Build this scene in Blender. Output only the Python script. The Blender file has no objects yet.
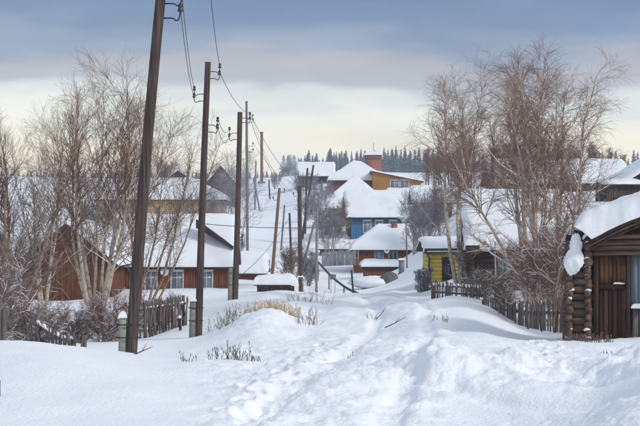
import bpy, bmesh, math, random
import numpy as np
from mathutils import Vector, Matrix

# ------------------------------------------------------------------ camera, sky, sun, exposure
SC = bpy.context.scene
COL = SC.collection
F = 1511.0            # focal length in photo pixels (640 wide), about 85 mm on full frame
HOR = 225.0           # photo row of the eye-level horizon
cam_d = bpy.data.cameras.new("camera")
cam = bpy.data.objects.new("camera", cam_d)
COL.objects.link(cam)
cam.location = (0, 0, 0)
cam.rotation_euler = (math.radians(90), 0, 0)
cam_d.sensor_width = 36.0
cam_d.lens = 36.0 * F / 640.0
cam_d.shift_y = (HOR - 213.0) / 640.0
cam_d.clip_start = 0.2
cam_d.clip_end = 12000
SC.camera = cam

SUN_DIR = Vector((0.62, -0.38, 0.50)).normalized()   # towards the sun: veiled, high right
EXPO = 0.28
W = bpy.data.worlds.new("World")
SC.world = W
W.use_nodes = True
nt = W.node_tree
nt.nodes.clear()


def srgb(r, g, b):
    def c(v):
        v = v / 255.0
        return v / 12.92 if v <= 0.04045 else ((v + 0.055) / 1.055) ** 2.4
    return (c(r), c(g), c(b), 1.0)


def build_world():
    N = nt.nodes
    Lk = nt.links.new
    out = N.new("ShaderNodeOutputWorld")
    tc = N.new("ShaderNodeTexCoord")
    sep = N.new("ShaderNodeSeparateXYZ")
    Lk(tc.outputs["Generated"], sep.inputs[0])
    # stratified cloud coordinates
    mp = N.new("ShaderNodeMapping")
    mp.inputs["Scale"].default_value = (3.4, 3.4, 17.0)
    mp.inputs["Location"].default_value = (1.7, 0.4, 0.0)
    Lk(tc.outputs["Generated"], mp.inputs[0])
    n1 = N.new("ShaderNodeTexNoise")
    n1.inputs["Scale"].default_value = 1.6
    n1.inputs["Detail"].default_value = 5
    n1.inputs["Roughness"].default_value = 0.5
    Lk(mp.outputs[0], n1.inputs["Vector"])
    mp2 = N.new("ShaderNodeMapping")
    mp2.inputs["Scale"].default_value = (5.5, 5.5, 24.0)
    Lk(tc.outputs["Generated"], mp2.inputs[0])
    n2 = N.new("ShaderNodeTexNoise")
    n2.inputs["Scale"].default_value = 1.5
    n2.inputs["Detail"].default_value = 6
    n2.inputs["Roughness"].default_value = 0.55
    Lk(mp2.outputs[0], n2.inputs["Vector"])
    # elevation + wobble
    m1 = N.new("ShaderNodeMath"); m1.operation = "MULTIPLY_ADD"
    Lk(n1.outputs["Fac"], m1.inputs[0]); m1.inputs[1].default_value = 0.075; m1.inputs[2].default_value = -0.0375
    m2 = N.new("ShaderNodeMath"); m2.operation = "ADD"
    Lk(sep.outputs["Z"], m2.inputs[0]); Lk(m1.outputs[0], m2.inputs[1])
    mr = N.new("ShaderNodeMapRange")
    mr.inputs["From Min"].default_value = 0.0
    mr.inputs["From Max"].default_value = 0.40
    Lk(m2.outputs[0], mr.inputs["Value"])
    ramp = N.new("ShaderNodeValToRGB")
    ramp.color_ramp.interpolation = "EASE"
    stops = [(0.00, (280, 260, 228)), (0.030, (278, 260, 228)), (0.052, (271, 260, 233)), (0.070, (256, 255, 240)),
             (0.080, (234, 239, 236)), (0.092, (190, 193, 200)), (0.106, (186, 184, 191)), (0.120, (150, 164, 186)),
             (0.136, (122, 144, 179)), (0.150, (110, 136, 174)), (0.20, (130, 151, 184)), (0.30, (162, 178, 202)), (0.40, (190, 202, 220))]
    els = ramp.color_ramp.elements
    for i, (p, c) in enumerate(stops):
        e = els[i] if i < 2 else els.new(p / 0.40)
        e.position = p / 0.40
        e.color = srgb(*c)
    Lk(mr.outputs[0], ramp.inputs[0])
    # thin lighter and darker streaks in the cloud deck
    hs = N.new("ShaderNodeMapRange")
    hs.inputs["From Min"].default_value = 0.3
    hs.inputs["From Max"].default_value = 0.7
    hs.inputs["To Min"].default_value = 0.90
    hs.inputs["To Max"].default_value = 1.09
    Lk(n2.outputs["Fac"], hs.inputs["Value"])
    vm = N.new("ShaderNodeVectorMath"); vm.operation = "SCALE"
    Lk(ramp.outputs["Color"], vm.inputs[0]); Lk(hs.outputs[0], vm.inputs["Scale"])
    bg1 = N.new("ShaderNodeBackground")
    Lk(vm.outputs[0], bg1.inputs["Color"]); bg1.inputs["Strength"].default_value = 2 ** -EXPO
    # clear sky above the clouds showing through faintly
    sky = N.new("ShaderNodeTexSky")
    sky.sky_type = "NISHITA"
    sky.sun_disc = False
    sky.sun_elevation = math.asin(SUN_DIR.z)
    sky.sun_rotation = math.atan2(SUN_DIR.x, SUN_DIR.y)
    bg2 = N.new("ShaderNodeBackground")
    Lk(sky.outputs[0], bg2.inputs["Color"]); bg2.inputs["Strength"].default_value = 0.08
    mix = N.new("ShaderNodeMixShader"); mix.inputs[0].default_value = 0.10
    Lk(bg1.outputs[0], mix.inputs[1]); Lk(bg2.outputs[0], mix.inputs[2])
    Lk(mix.outputs[0], out.inputs["Surface"])


build_world()
sun_d = bpy.data.lights.new("sun", "SUN")
sun_d.energy = 1.5
sun_d.angle = math.radians(14)
sun_d.color = (1.0, 0.95, 0.88)
sun = bpy.data.objects.new("sun", sun_d)
COL.objects.link(sun)
sun.rotation_euler = SUN_DIR.to_track_quat("Z", "Y").to_euler()
SC.view_settings.view_transform = "Standard"
SC.view_settings.look = "None"
SC.view_settings.exposure = EXPO
SC.view_settings.gamma = 1.0
SC.view_settings.use_curve_mapping = False
SC.cycles.max_bounces = 6
SC.cycles.diffuse_bounces = 3
SC.cycles.volume_bounces = 2
SC.cycles.use_denoising = True

rng = np.random.default_rng(7)
random.seed(7)


def at(px, py, D):
    return Vector(((px - 320.0) * D / F, D, (HOR - py) * D / F))


def X_(px, D):
    return (px - 320.0) * D / F


def Z_(py, D):
    return (HOR - py) * D / F


# ------------------------------------------------------------------ noise in numpy
_perm = np.random.default_rng(3).permutation(512)
_perm = np.concatenate([_perm, _perm])
_ga = np.random.default_rng(4).uniform(0, 2 * np.pi, 512)
_gx, _gy = np.cos(_ga), np.sin(_ga)


def perlin(x, y):
    xi = np.floor(x).astype(int); yi = np.floor(y).astype(int)
    xf = x - xi; yf = y - yi
    u = xf * xf * xf * (xf * (xf * 6 - 15) + 10); v = yf * yf * yf * (yf * (yf * 6 - 15) + 10)

    def g(ix, iy, dx, dy):
        h = _perm[(_perm[ix & 511] + iy) & 511]
        return _gx[h] * dx + _gy[h] * dy
    a = g(xi, yi, xf, yf); b = g(xi + 1, yi, xf - 1, yf)
    c = g(xi, yi + 1, xf, yf - 1); d = g(xi + 1, yi + 1, xf - 1, yf - 1)
    return (a + u * (b - a)) + v * ((c + u * (d - c)) - (a + u * (b - a)))


def fbm(x, y, o=4, gain=0.5):
    s = 0; a = 1.0
    for i in range(o):
        s = s + a * perlin(x * 2 ** i + 17.3 * i, y * 2 ** i - 9.1 * i); a *= gain
    return s


# ------------------------------------------------------------------ materials
def M(name, col, rough=0.8, col2=None, scale=(4, 4, 4), bump=0.0, bscale=None, spec=0.3, detail=5, contrast=(0.35, 0.65), sss=0.0):
    m = bpy.data.materials.new(name)
    m.use_nodes = True
    t = m.node_tree
    b = t.nodes["Principled BSDF"]
    b.inputs["Roughness"].default_value = rough
    b.inputs["Specular IOR Level"].default_value = spec
    b.inputs["Base Color"].default_value = (*col, 1)
    if sss:
        b.inputs["Subsurface Weight"].default_value = sss
        b.inputs["Subsurface Radius"].default_value = (0.6, 0.8, 1.0)
        b.inputs["Subsurface Scale"].default_value = 0.02
    if col2 is not None or bump:
        tc = t.nodes.new("ShaderNodeTexCoord")
        mp = t.nodes.new("ShaderNodeMapping")
        mp.inputs["Scale"].default_value = scale
        t.links.new(tc.outputs["Object"], mp.inputs[0])
        n = t.nodes.new("ShaderNodeTexNoise")
        n.inputs["Scale"].default_value = 1.0
        n.inputs["Detail"].default_value = detail
        n.inputs["Roughness"].default_value = 0.6
        t.links.new(mp.outputs[0], n.inputs["Vector"])
    if col2 is not None:
        r = t.nodes.new("ShaderNodeValToRGB")
        r.color_ramp.elements[0].position = contrast[0]
        r.color_ramp.elements[1].position = contrast[1]
        r.color_ramp.elements[0].color = (*col, 1)
        r.color_ramp.elements[1].color = (*col2, 1)
        t.links.new(n.outputs["Fac"], r.inputs[0])
        # per-object variation of tone
        oi = t.nodes.new("ShaderNodeObjectInfo")
        mr = t.nodes.new("ShaderNodeMapRange")
        mr.inputs["To Min"].default_value = 0.78
        mr.inputs["To Max"].default_value = 1.22
        t.links.new(oi.outputs["Random"], mr.inputs["Value"])
        vm = t.nodes.new("ShaderNodeVectorMath"); vm.operation = "SCALE"
        t.links.new(r.outputs[0], vm.inputs[0]); t.links.new(mr.outputs[0], vm.inputs["Scale"])
        t.links.new(vm.outputs[0], b.inputs["Base Color"])
    if bump:
        src = n
        if bscale is not None:
            mp2 = t.nodes.new("ShaderNodeMapping"); mp2.inputs["Scale"].default_value = bscale
            t.links.new(tc.outputs["Object"], mp2.inputs[0])
            src = t.nodes.new("ShaderNodeTexNoise"); src.inputs["Scale"].default_value = 1.0
            src.inputs["Detail"].default_value = 6
            t.links.new(mp2.outputs[0], src.inputs["Vector"])
        bp = t.nodes.new("ShaderNodeBump")
        bp.inputs["Strength"].default_value = bump
        bp.inputs["Distance"].default_value = 0.05
        t.links.new(src.outputs["Fac"], bp.inputs["Height"])
        t.links.new(bp.outputs[0], b.inputs["Normal"])
    return m


SNOW = M("snow", (0.86, 0.88, 0.90), 0.65, bump=0.35, scale=(9, 9, 9), spec=0.25)
SNOW_G = M("ground_snow", (0.86, 0.88, 0.905), 0.62, col2=(0.90, 0.905, 0.92), scale=(0.9, 0.9, 0.9), bump=0.5, bscale=(22, 22, 22), spec=0.25)
SNOW_B = M("branch_snow", (0.84, 0.86, 0.90), 0.7)
POLE = M("pole_wood", (0.024, 0.016, 0.015), 0.9, (0.15, 0.108, 0.090), (30, 30, 0.9), bump=0.9, contrast=(0.34, 0.70), detail=8)
POLE_B = M("pole_wood_pale", (0.14, 0.085, 0.055), 0.9, (0.24, 0.155, 0.10), (18, 18, 1.2), bump=0.5)
POLE_G = M("pole_grey", (0.13, 0.125, 0.13), 0.9, (0.24, 0.23, 0.23), (18, 18, 1.2), bump=0.4)
CONC = M("concrete", (0.20, 0.195, 0.165), 0.9, (0.33, 0.32, 0.27), (9, 9, 5), bump=0.4)
IRON = M("dark_iron", (0.02, 0.02, 0.024), 0.5, spec=0.5)
RUSTPIPE = M("rust_pipe", (0.13, 0.055, 0.042), 0.8, (0.19, 0.085, 0.065), (3, 3, 1))
INS = M("insulator_glass", (0.022, 0.022, 0.03), 0.3, spec=0.6)
WIRE = M("wire", (0.05, 0.05, 0.06), 0.6)
BROWN = M("brown_plank", (0.055, 0.019, 0.011), 0.85, (0.22, 0.072, 0.024), (9, 9, 0.8), bump=0.4)
BROWN2 = M("brown_plank_orange", (0.095, 0.028, 0.011), 0.85, (0.33, 0.10, 0.026), (6, 6, 0.6), bump=0.4)
DARKW = M("dark_wood", (0.028, 0.016, 0.014), 0.9, (0.085, 0.046, 0.036), (10, 10, 0.8), bump=0.5)
DARKROOF = M("dark_roof", (0.032, 0.021, 0.021), 0.85, (0.062, 0.038, 0.036), (3, 3, 3), bump=0.3)
LOGM = M("log_wood", (0.050, 0.031, 0.023), 0.9, (0.20, 0.13, 0.09), (1.2, 14, 14), bump=0.7, contrast=(0.3, 0.7))
LOGD = M("dark_log_wood", (0.028, 0.018, 0.014), 0.9, (0.105, 0.064, 0.046), (1.2, 14, 14), bump=0.7, contrast=(0.3, 0.7))
LOGEND = M("log_end", (0.055, 0.034, 0.024), 0.9, (0.20, 0.135, 0.09), (14, 14, 14), bump=0.5)
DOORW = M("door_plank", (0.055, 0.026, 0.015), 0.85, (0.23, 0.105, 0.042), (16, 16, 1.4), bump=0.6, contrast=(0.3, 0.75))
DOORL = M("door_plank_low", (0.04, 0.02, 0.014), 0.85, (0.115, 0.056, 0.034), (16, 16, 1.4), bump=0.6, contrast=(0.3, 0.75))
GREYW = M("grey_wood", (0.085, 0.072, 0.068), 0.9, (0.19, 0.165, 0.15), (14, 14, 1.2), bump=0.6)
PALEW = M("pale_grey_wood", (0.26, 0.25, 0.26), 0.9, (0.40, 0.39, 0.40), (8, 8, 1), bump=0.4)
PICKET = M("picket_wood", (0.075, 0.055, 0.049), 0.9, (0.215, 0.165, 0.145), (14, 14, 1.0), bump=0.6)
TAN = M("tan_wall", (0.44, 0.32, 0.19), 0.9, (0.58, 0.44, 0.27), (3, 3, 3), bump=0.2)
YELLOW = M("yellow_paint", (0.60, 0.42, 0.06), 0.8, (0.74, 0.55, 0.12), (2, 2, 5), bump=0.2)
ORANGE = M("orange_wall", (0.55, 0.225, 0.032), 0.85, (0.70, 0.32, 0.06), (1, 1, 4), bump=0.2)
BLUE = M("blue_paint", (0.035, 0.13, 0.27), 0.8, (0.07, 0.22, 0.39), (6, 6, 1), bump=0.3)
PALEB = M("pale_blue_paint", (0.30, 0.42, 0.50), 0.8)
WHITE = M("white_paint", (0.62, 0.64, 0.66), 0.7)
REDW = M("red_brown_wall", (0.15, 0.042, 0.026), 0.85, (0.27, 0.085, 0.052), (5, 5, 1), bump=0.3)
BRICK = M("brick_wall", (0.21, 0.075, 0.055), 0.9, (0.32, 0.125, 0.09), (5, 5, 10), bump=0.3)
GLASS = M("window_glass", (0.035, 0.05, 0.065), 0.12, spec=0.6)
GLASSP = M("curtained_glass", (0.26, 0.30, 0.35), 0.25, (0.13, 0.16, 0.20), (4, 4, 2), spec=0.5)
METAL = M("grey_metal", (0.20, 0.225, 0.24), 0.55, (0.28, 0.30, 0.31), (2, 2, 2), spec=0.5)
TARP = M("green_grey_tarp", (0.10, 0.115, 0.105), 0.8, (0.16, 0.175, 0.16), (3, 3, 3), bump=0.4)
BLUED = M("blue_grey_door", (0.15, 0.20, 0.25), 0.8, (0.24, 0.30, 0.35), (10, 10, 1), bump=0.4)
BARKP = M("birch_bark", (0.58, 0.49, 0.395), 0.85, (0.10, 0.068, 0.055), (4, 4, 7), bump=0.5, contrast=(0.50, 0.78))
BARKB = M("brown_bark", (0.14, 0.095, 0.075), 0.9, (0.055, 0.038, 0.033), (6, 6, 8), bump=0.5)
LIMB = M("limb_bark", (0.36, 0.26, 0.19), 0.9, (0.15, 0.10, 0.075), (6, 6, 6))
TWIG = M("twig_bark", (0.29, 0.205, 0.165), 0.9, (0.20, 0.135, 0.115), (1, 1, 1))
TWIGP = M("twig_bark_brown", (0.235, 0.14, 0.092), 0.9, (0.145, 0.085, 0.062), (1, 1, 1))
TWIGR = M("twig_bark_red", (0.27, 0.16, 0.115), 0.9, (0.18, 0.105, 0.082), (1, 1, 1))
FROST = M("frosted_twig", (0.36, 0.37, 0.41), 0.9, (0.20, 0.185, 0.20), (1, 1, 1))
STRAW = M("dry_grass", (0.46, 0.28, 0.11), 0.9, (0.62, 0.43, 0.20), (3, 3, 3))
WEED = M("dry_weed", (0.12, 0.088, 0.072), 0.9, (0.21, 0.165, 0.135), (5, 5, 5))
NEEDLE = M("spruce_needles", (0.045, 0.072, 0.088), 0.9, (0.095, 0.125, 0.14), (0.8, 0.8, 0.8))
NEEDLES = M("frosted_needles", (0.24, 0.275, 0.32), 0.9, (0.10, 0.13, 0.15), (0.6, 0.6, 0.6))


# ------------------------------------------------------------------ object helpers
def link(o, parent=None):
    COL.objects.link(o)
    if parent is not None:
        o.parent = parent
    return o


def tag(o, label, cat, group=None, kind=None):
    if label: o["label"] = label
    if cat: o["category"] = cat
    if group: o["group"] = group
    if kind: o["kind"] = kind
    return o


def thing(name, label, cat, loc=(0, 0, 0), rz=0.0, group=None):
    o = bpy.data.objects.new(name, None)
    COL.objects.link(o)
    o.location = loc
    o.rotation_euler = (0, 0, rz)
    o.empty_display_size = 0.3
    return tag(o, label, cat, group)


def np_mesh(name, V, Q=None, T=None, smooth=False):
    """mesh from numpy verts, quads, tris"""
    me = bpy.data.meshes.new(name)
    V = np.asarray(V, dtype=np.float32).reshape(-1, 3)
    nq = 0 if Q is None else len(Q); ntr = 0 if T is None else len(T)
    me.vertices.add(len(V)); me.vertices.foreach_set("co", V.ravel())
    idx = []
    if nq: idx.append(np.asarray(Q, dtype=np.int32).ravel())
    if ntr: idx.append(np.asarray(T, dtype=np.int32).ravel())
    idx = np.concatenate(idx)
    me.loops.add(len(idx)); me.loops.foreach_set("vertex_index", idx)
    starts = np.concatenate([np.arange(nq) * 4, nq * 4 + np.arange(ntr) * 3]).astype(np.int32)
    me.polygons.add(nq + ntr); me.polygons.foreach_set("loop_start", starts)
    if smooth:
        me.polygons.foreach_set("use_smooth", np.ones(nq + ntr, dtype=bool))
    me.update(calc_edges=True)
    me.validate()
    return me


def mobj(name, me, mat, parent=None):
    o = bpy.data.objects.new(name, me)
    if mat is not None and len(me.materials) == 0:
        me.materials.append(mat)
    return link(o, parent)


class MB:
    """collects boxes, prisms and tubes into ONE mesh"""
    def __init__(s):
        s.V = []; s.Q = []; s.T = []; s.n = 0

    def add(s, V, Q=(), T=()):
        V = [tuple(v) for v in V]
        s.Q += [tuple(i + s.n for i in q) for q in Q]
        s.T += [tuple(i + s.n for i in q) for q in T]
        s.V += V; s.n += len(V)
        return s

    def hexa(s, b, t):
        """b, t: four bottom and four top points, ccw from above"""
        return s.add(list(b) + list(t), [(3, 2, 1, 0), (4, 5, 6, 7), (0, 1, 5, 4), (1, 2, 6, 5), (2, 3, 7, 6), (3, 0, 4, 7)])

    def box(s, x0, x1, y0, y1, z0, z1):
        return s.hexa([(x0, y0, z0), (x1, y0, z0), (x1, y1, z0), (x0, y1, z0)], [(x0, y0, z1), (x1, y0, z1), (x1, y1, z1), (x0, y1, z1)])

    def beam(s, p, q, w, h, up=(0, 0, 1)):
        p = Vector(p); q = Vector(q); d = (q - p).normalized()
        u = Vector(up); a = d.cross(u)
        if a.length < 1e-4: a = d.cross(Vector((0, 1, 0)))
        a.normalize(); b = a.cross(d).normalized()
        A = a * w / 2; B = b * h / 2
        s.add([p - A - B, p + A - B, p + A + B, p - A + B, q - A - B, q + A - B, q + A + B, q - A + B],
              [(0, 1, 2, 3), (7, 6, 5, 4), (4, 5, 1, 0), (5, 6, 2, 1), (6, 7, 3, 2), (7, 4, 0, 3)])
        return s

    def tube(s, pts, rad, sides=8, cap=True):
        pts = [Vector(p) for p in pts]; n = len(pts)
        if not hasattr(rad, "__len__"): rad = [rad] * n
        V = []; prev = None
        for i, p in enumerate(pts):
            d = (pts[min(i + 1, n - 1)] - pts[max(i - 1, 0)]).normalized()
            if prev is None:
                a = d.cross(Vector((0, 0, 1)))
                if a.length < 0.05: a = d.cross(Vector((1, 0, 0)))
            else:
                a = prev - d * prev.dot(d)
            a.normalize(); prev = a; b = d.cross(a)
            for k in range(sides):
                th = 2 * math.pi * k / sides
                V.append(p + (a * math.cos(th) + b * math.sin(th)) * rad[i])
        Q = [(i * sides + k, i * sides + (k + 1) % sides, (i + 1) * sides + (k + 1) % sides, (i + 1) * sides + k) for i in range(n - 1) for k in range(sides)]
        T = []
        if cap:
            V.append(pts[0]); V.append(pts[-1]); c0 = n * sides; c1 = c0 + 1
            for k in range(sides):
                T.append((c0, (k + 1) % sides, k)); T.append((c1, (n - 1) * sides + k, (n - 1) * sides + (k + 1) % sides))
        return s.add(V, Q, T)

    def lathe(s, prof, center=(0, 0, 0), sides=12):
        c = Vector(center)
        V = [c + Vector((r * math.cos(2 * math.pi * k / sides), r * math.sin(2 * math.pi * k / sides), z)) for r, z in prof for k in range(sides)]
        n = len(prof)
        return s.add(V, [(i * sides + k, i * sides + (k + 1) % sides, (i + 1) * sides + (k + 1) % sides, (i + 1) * sides + k) for i in range(n - 1) for k in range(sides)])

    def build(s, name, mat, parent=None, smooth=False):
        return mobj(name, np_mesh(name, s.V, s.Q, s.T, smooth), mat, parent)


def copy_tree(o, parent=None, **kw):
    c = o.copy()
    link(c, parent)
    for ch in list(o.children):
        copy_tree(ch, c)
    return c


def grid_solid(X, Y, Zt, Zb):
    """closed sheet from 2-D arrays: top Zt, bottom Zb"""
    ny, nx = X.shape
    top = np.stack([X, Y, Zt], -1).reshape(-1, 3); bot = np.stack([X, Y, Zb], -1).reshape(-1, 3)
    i = np.arange(ny * nx).reshape(ny, nx); N = ny * nx
    a, b, c, d = i[:-1, :-1].ravel(), i[:-1, 1:].ravel(), i[1:, 1:].ravel(), i[1:, :-1].ravel()
    Q = [np.stack([a, b, c, d], 1), np.stack([d + N, c + N, b + N, a + N], 1)]
    for e in (i[0, :], i[:, -1], i[-1, ::-1], i[::-1, 0]):
        Q.append(np.stack([e[1:], e[:-1], e[:-1] + N, e[1:] + N], 1))
    return np.concatenate([top, bot]), np.concatenate(Q)


# ------------------------------------------------------------------ ground
# control points of the snow surface: (photo column as bearing, distance, height)
CP = []
def cp(px, D, py=None, z=None): CP.append((px, D, Z_(py, D) if z is None else z))
for px in (-300, -60, 160, 320, 480, 700, 940): cp(px, 7, z=-1.78)
cp(-60, 14, 430); cp(60, 14, 428); cp(200, 14, 428); cp(320, 14, 428); cp(450, 14, 430); cp(540, 14, 428); cp(642, 14.5, 380); cp(760, 15, 366)
cp(-200, 23, 330); cp(0, 23, 335); cp(60, 23, 340); cp(110, 25, 350); cp(130, 27, 356); cp(170, 27, 360)
cp(-200, 34, z=-2.6); cp(0, 34, z=-2.85); cp(70, 34, z=-2.9); cp(120, 36, z=-2.95)
cp(0, 60, z=-3.7); cp(90, 60, z=-3.85); cp(160, 58, z=-3.75); cp(-250, 60, z=-3.0)
cp(40, 95, z=-4.5); cp(150, 92, 294); cp(215, 90, 293); cp(225, 78, 296)
cp(205, 23.5, 362); cp(245, 24, 361); cp(200, 46, 337); cp(190, 38, 346); cp(220, 40, 336); cp(253, 40, 315); cp(208, 40, 343); cp(285, 42, 322); cp(235, 70, 298)
cp(330, 38, 334); cp(325, 48, 318); cp(300, 60, 301); cp(310, 74, 291); cp(390, 70, 293); cp(385, 38, 328); cp(380, 25, 358); cp(330, 18, 385)
cp(500, 17.3, 396); cp(600, 17.3, 396); cp(420, 17.5, 392)
cp(440, 19.8, 358); cp(520, 19.8, 352); cp(600, 20, 352); cp(660, 20.5, 350)
cp(440, 26, 344); cp(520, 26, 348); cp(620, 26, 350); cp(760, 26, 345)
cp(440, 33, 326); cp(480, 36, 322); cp(540, 36, 342); cp(600, 31.5, 341); cp(660, 32, 341); cp(580, 42, 328); cp(520, 46, 328)
cp(430, 60, 299); cp(455, 51, 296); cp(478, 50, 299); cp(435, 52, 297); cp(500, 61, 298); cp(560, 62, 292); cp(640, 62, 262); cp(760, 60, 260); cp(640, 45, 295)
cp(280, 84, 291); cp(310, 98, z=-4.4); cp(250, 105, 283); cp(350, 88, 293); cp(395, 95, 286); cp(380, 118, 277); cp(330, 130, 266)
cp(345, 160, 238); cp(330, 172, 234); cp(410, 160, 234); cp(270, 112, 271); cp(262, 170, 240); cp(262, 250, 213); cp(265, 400, 181)
cp(150, 150, 223); cp(60, 140, 225); cp(180, 230, 184); cp(0, 150, 212); cp(-200, 150, 210); cp(60, 250, 185); cp(-200, 250, 180)
cp(400, 222, 196); cp(345, 192, 213); cp(310, 205, 210); cp(315, 268, 178); cp(340, 232, 192); cp(430, 76, 287); cp(440, 92, 260); cp(445, 115, 232); cp(450, 160, 205); cp(470, 222, 186)
cp(560, 132, 193); cp(500, 128, 196); cp(600, 100, 206); cp(600, 76, 232); cp(640, 132, 188); cp(820, 130, 185); cp(820, 80, 205)
cp(-200, 420, 175); cp(100, 420, 180); cp(300, 420, 179); cp(400, 420, 177); cp(640, 420, 172); cp(850, 420, 170)
for px in (-300, 150, 275, 310, 400, 650, 950):
    cp(px, 650, 179.5 if px < 290 else 173); cp(px, 1300, z=33); cp(px, 1600, z=36)
CP = np.array(CP)
LS = 210.0
_cx, _cy = CP[:, 0], np.log(CP[:, 1]) * LS


def _phi(r2):
    return np.where(r2 > 0, r2 * np.log(np.maximum(r2, 1e-9)), 0.0) * 1e-4


def _fit():
    n = len(CP)
    K = _phi((_cx[:, None] - _cx) ** 2 + (_cy[:, None] - _cy) ** 2)
    K += np.eye(n) * 0.6
    P = np.stack([np.ones(n), _cx * 1e-2, _cy * 1e-2], 1)
    A = np.block([[K, P], [P.T, np.zeros((3, 3))]])
    return np.linalg.solve(A, np.concatenate([CP[:, 2], np.zeros(3)]))


_w = _fit()


def ground_base(x, y):
    y2 = np.clip(y, 7.0, 1600.0)
    u = np.clip(320 + F * x / np.maximum(y2, 10.0), -300, 950)
    v = np.log(y2) * LS
    out = np.full(np.shape(u), _w[-3]) + _w[-2] * u * 1e-2 + _w[-1] * v * 1e-2
    for i in range(len(CP)):
        out = out + _w[i] * _phi((u - _cx[i]) ** 2 + (v - _cy[i]) ** 2)
    return out


def ss(a, b, x):
    t = np.clip((x - a) / (b - a), 0, 1); return t * t * (3 - 2 * t)


def ground_z(x, y):
    x = np.asarray(x, dtype=float); y = np.asarray(y, dtype=float)
    z = ground_base(x, y)
    D = np.maximum(y, 7.0); px = 320 + F * x / D
    # broad drifts
    z = z + 0.16 * fbm(x * 0.22 + 3, y * 0.16, 3) * ss(6, 20, D) * (1 - ss(300, 500, D))
    z = z + 0.5 * fbm(x * 0.03, y * 0.03, 3) * ss(130, 260, D)
    # ploughed, trampled snow in the middle and on the bank beyond the track
    rough = ss(150, 260, px) * (1 - ss(26, 38, D)) * 0.8
    track = np.exp(-((D - 15.9) / 1.25) ** 2) * ss(400, 470, px)
    bank = np.exp(-((D - 19.0) / 1.5) ** 2) * ss(340, 430, px)
    rough = np.clip(rough * (1 - 0.85 * track) * (1 - 0.45 * ss(20.8, 23.5, D) * ss(410, 450, px)) + 0.5 * bank, 0, 1.3)
    lump = fbm(x * 1.5 + 0.6 * perlin(x * 0.8, y * 0.8), y * 0.9 + 5, 4, 0.5)
    ridg = 1 - np.abs(fbm(x * 1.0 - y * 0.35, y * 0.7 + x * 0.25 + 40, 4, 0.55)) * 2.0
    z = z + rough * (0.09 * lump + 0.055 * (ridg - 0.5) + 0.18 * fbm(x * 0.5 + 2, y * 0.3, 2))
    z = z + 0.20 * bank * (0.65 + 0.7 * perlin(x * 0.8 + 3, y * 0.3)) - 0.06 * track
    z = z + rough * 0.018 * fbm(x * 6.5, y * 5, 3, 0.6)
    z = z + bank * 0.05 * perlin(x * 2.6 + 0.9 * y, y * 0.5)
    # clods thrown out by the plough
    cl = np.maximum(perlin(x * 3.1 + 9, y * 2.3 + 2) - 0.22, 0)
    z = z + np.clip(rough + bank, 0, 1.2) * cl * 0.14
    # mid-distance drifts and old ruts along the lane
    lane = ss(24, 34, D) * (1 - ss(70, 95, D)) * ss(215, 300, px) * (1 - ss(430, 480, px))
    rut = np.sin((x - 0.028 * (y - 30) + 0.5 * perlin(x * 0.2, y * 0.12)) * 3.2 + 0.6)
    z = z + lane * (0.05 * rut + 0.10 * fbm(x * 0.9, y * 0.35, 4, 0.55))
    mcx = X_(262, 40.0)
    z = z + 0.30 * np.exp(-(((x - mcx) / 1.15) ** 2 + ((y - 40.5) / 3.2) ** 2))
    mound = np.exp(-(((px - 262) / 45) ** 2 + ((D - 40) / 7) ** 2))
    z = z + mound * 0.12 * fbm(x * 1.6, y * 0.9 + 8, 4, 0.55)
    # soft wind ripples on the left bank
    lb = (1 - ss(150, 240, px)) * (1 - ss(26, 34, D))
    z = z + lb * (0.05 * fbm(x * 0.55, y * 0.5 + 4, 3) + 0.006 * fbm(x * 3, y * 2.2, 3))
    z = z + ground_marks(x, y)
    return z


PATH = np.array([(-0.5, 9.0), (-0.1, 13.0), (0.35, 18.0), (1.0, 25.0), (1.75, 34.0), (2.5, 46.0), (2.8, 58.0), (2.3, 74.0)])
PATH2 = np.array([(3.9, 13.4), (3.3, 15.6), (2.0, 17.6), (0.9, 20.5), (1.1, 26.0)])
_fr = np.random.default_rng(21)
FEET = []
for (ax, ay, bx_, by_, st_) in ((-0.9, 15.2, 0.2, 30.0, .52), (2.9, 19.5, 4.6, 31.0, .6)):
    L_ = math.hypot(bx_ - ax, by_ - ay); n_ = int(L_ / st_); wx, wy = (bx_ - ax) / L_, (by_ - ay) / L_
    for k_ in range(n_):
        o_ = .13 * (1 if k_ % 2 else -1) + _fr.normal(0, .05); q_ = k_ * st_ + _fr.normal(0, .06)
        FEET.append((ax + wx * q_ - wy * o_, ay + wy * q_ + wx * o_, math.atan2(wx, wy) + _fr.normal(0, .2), _fr.uniform(.6, 1.2)))


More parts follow.
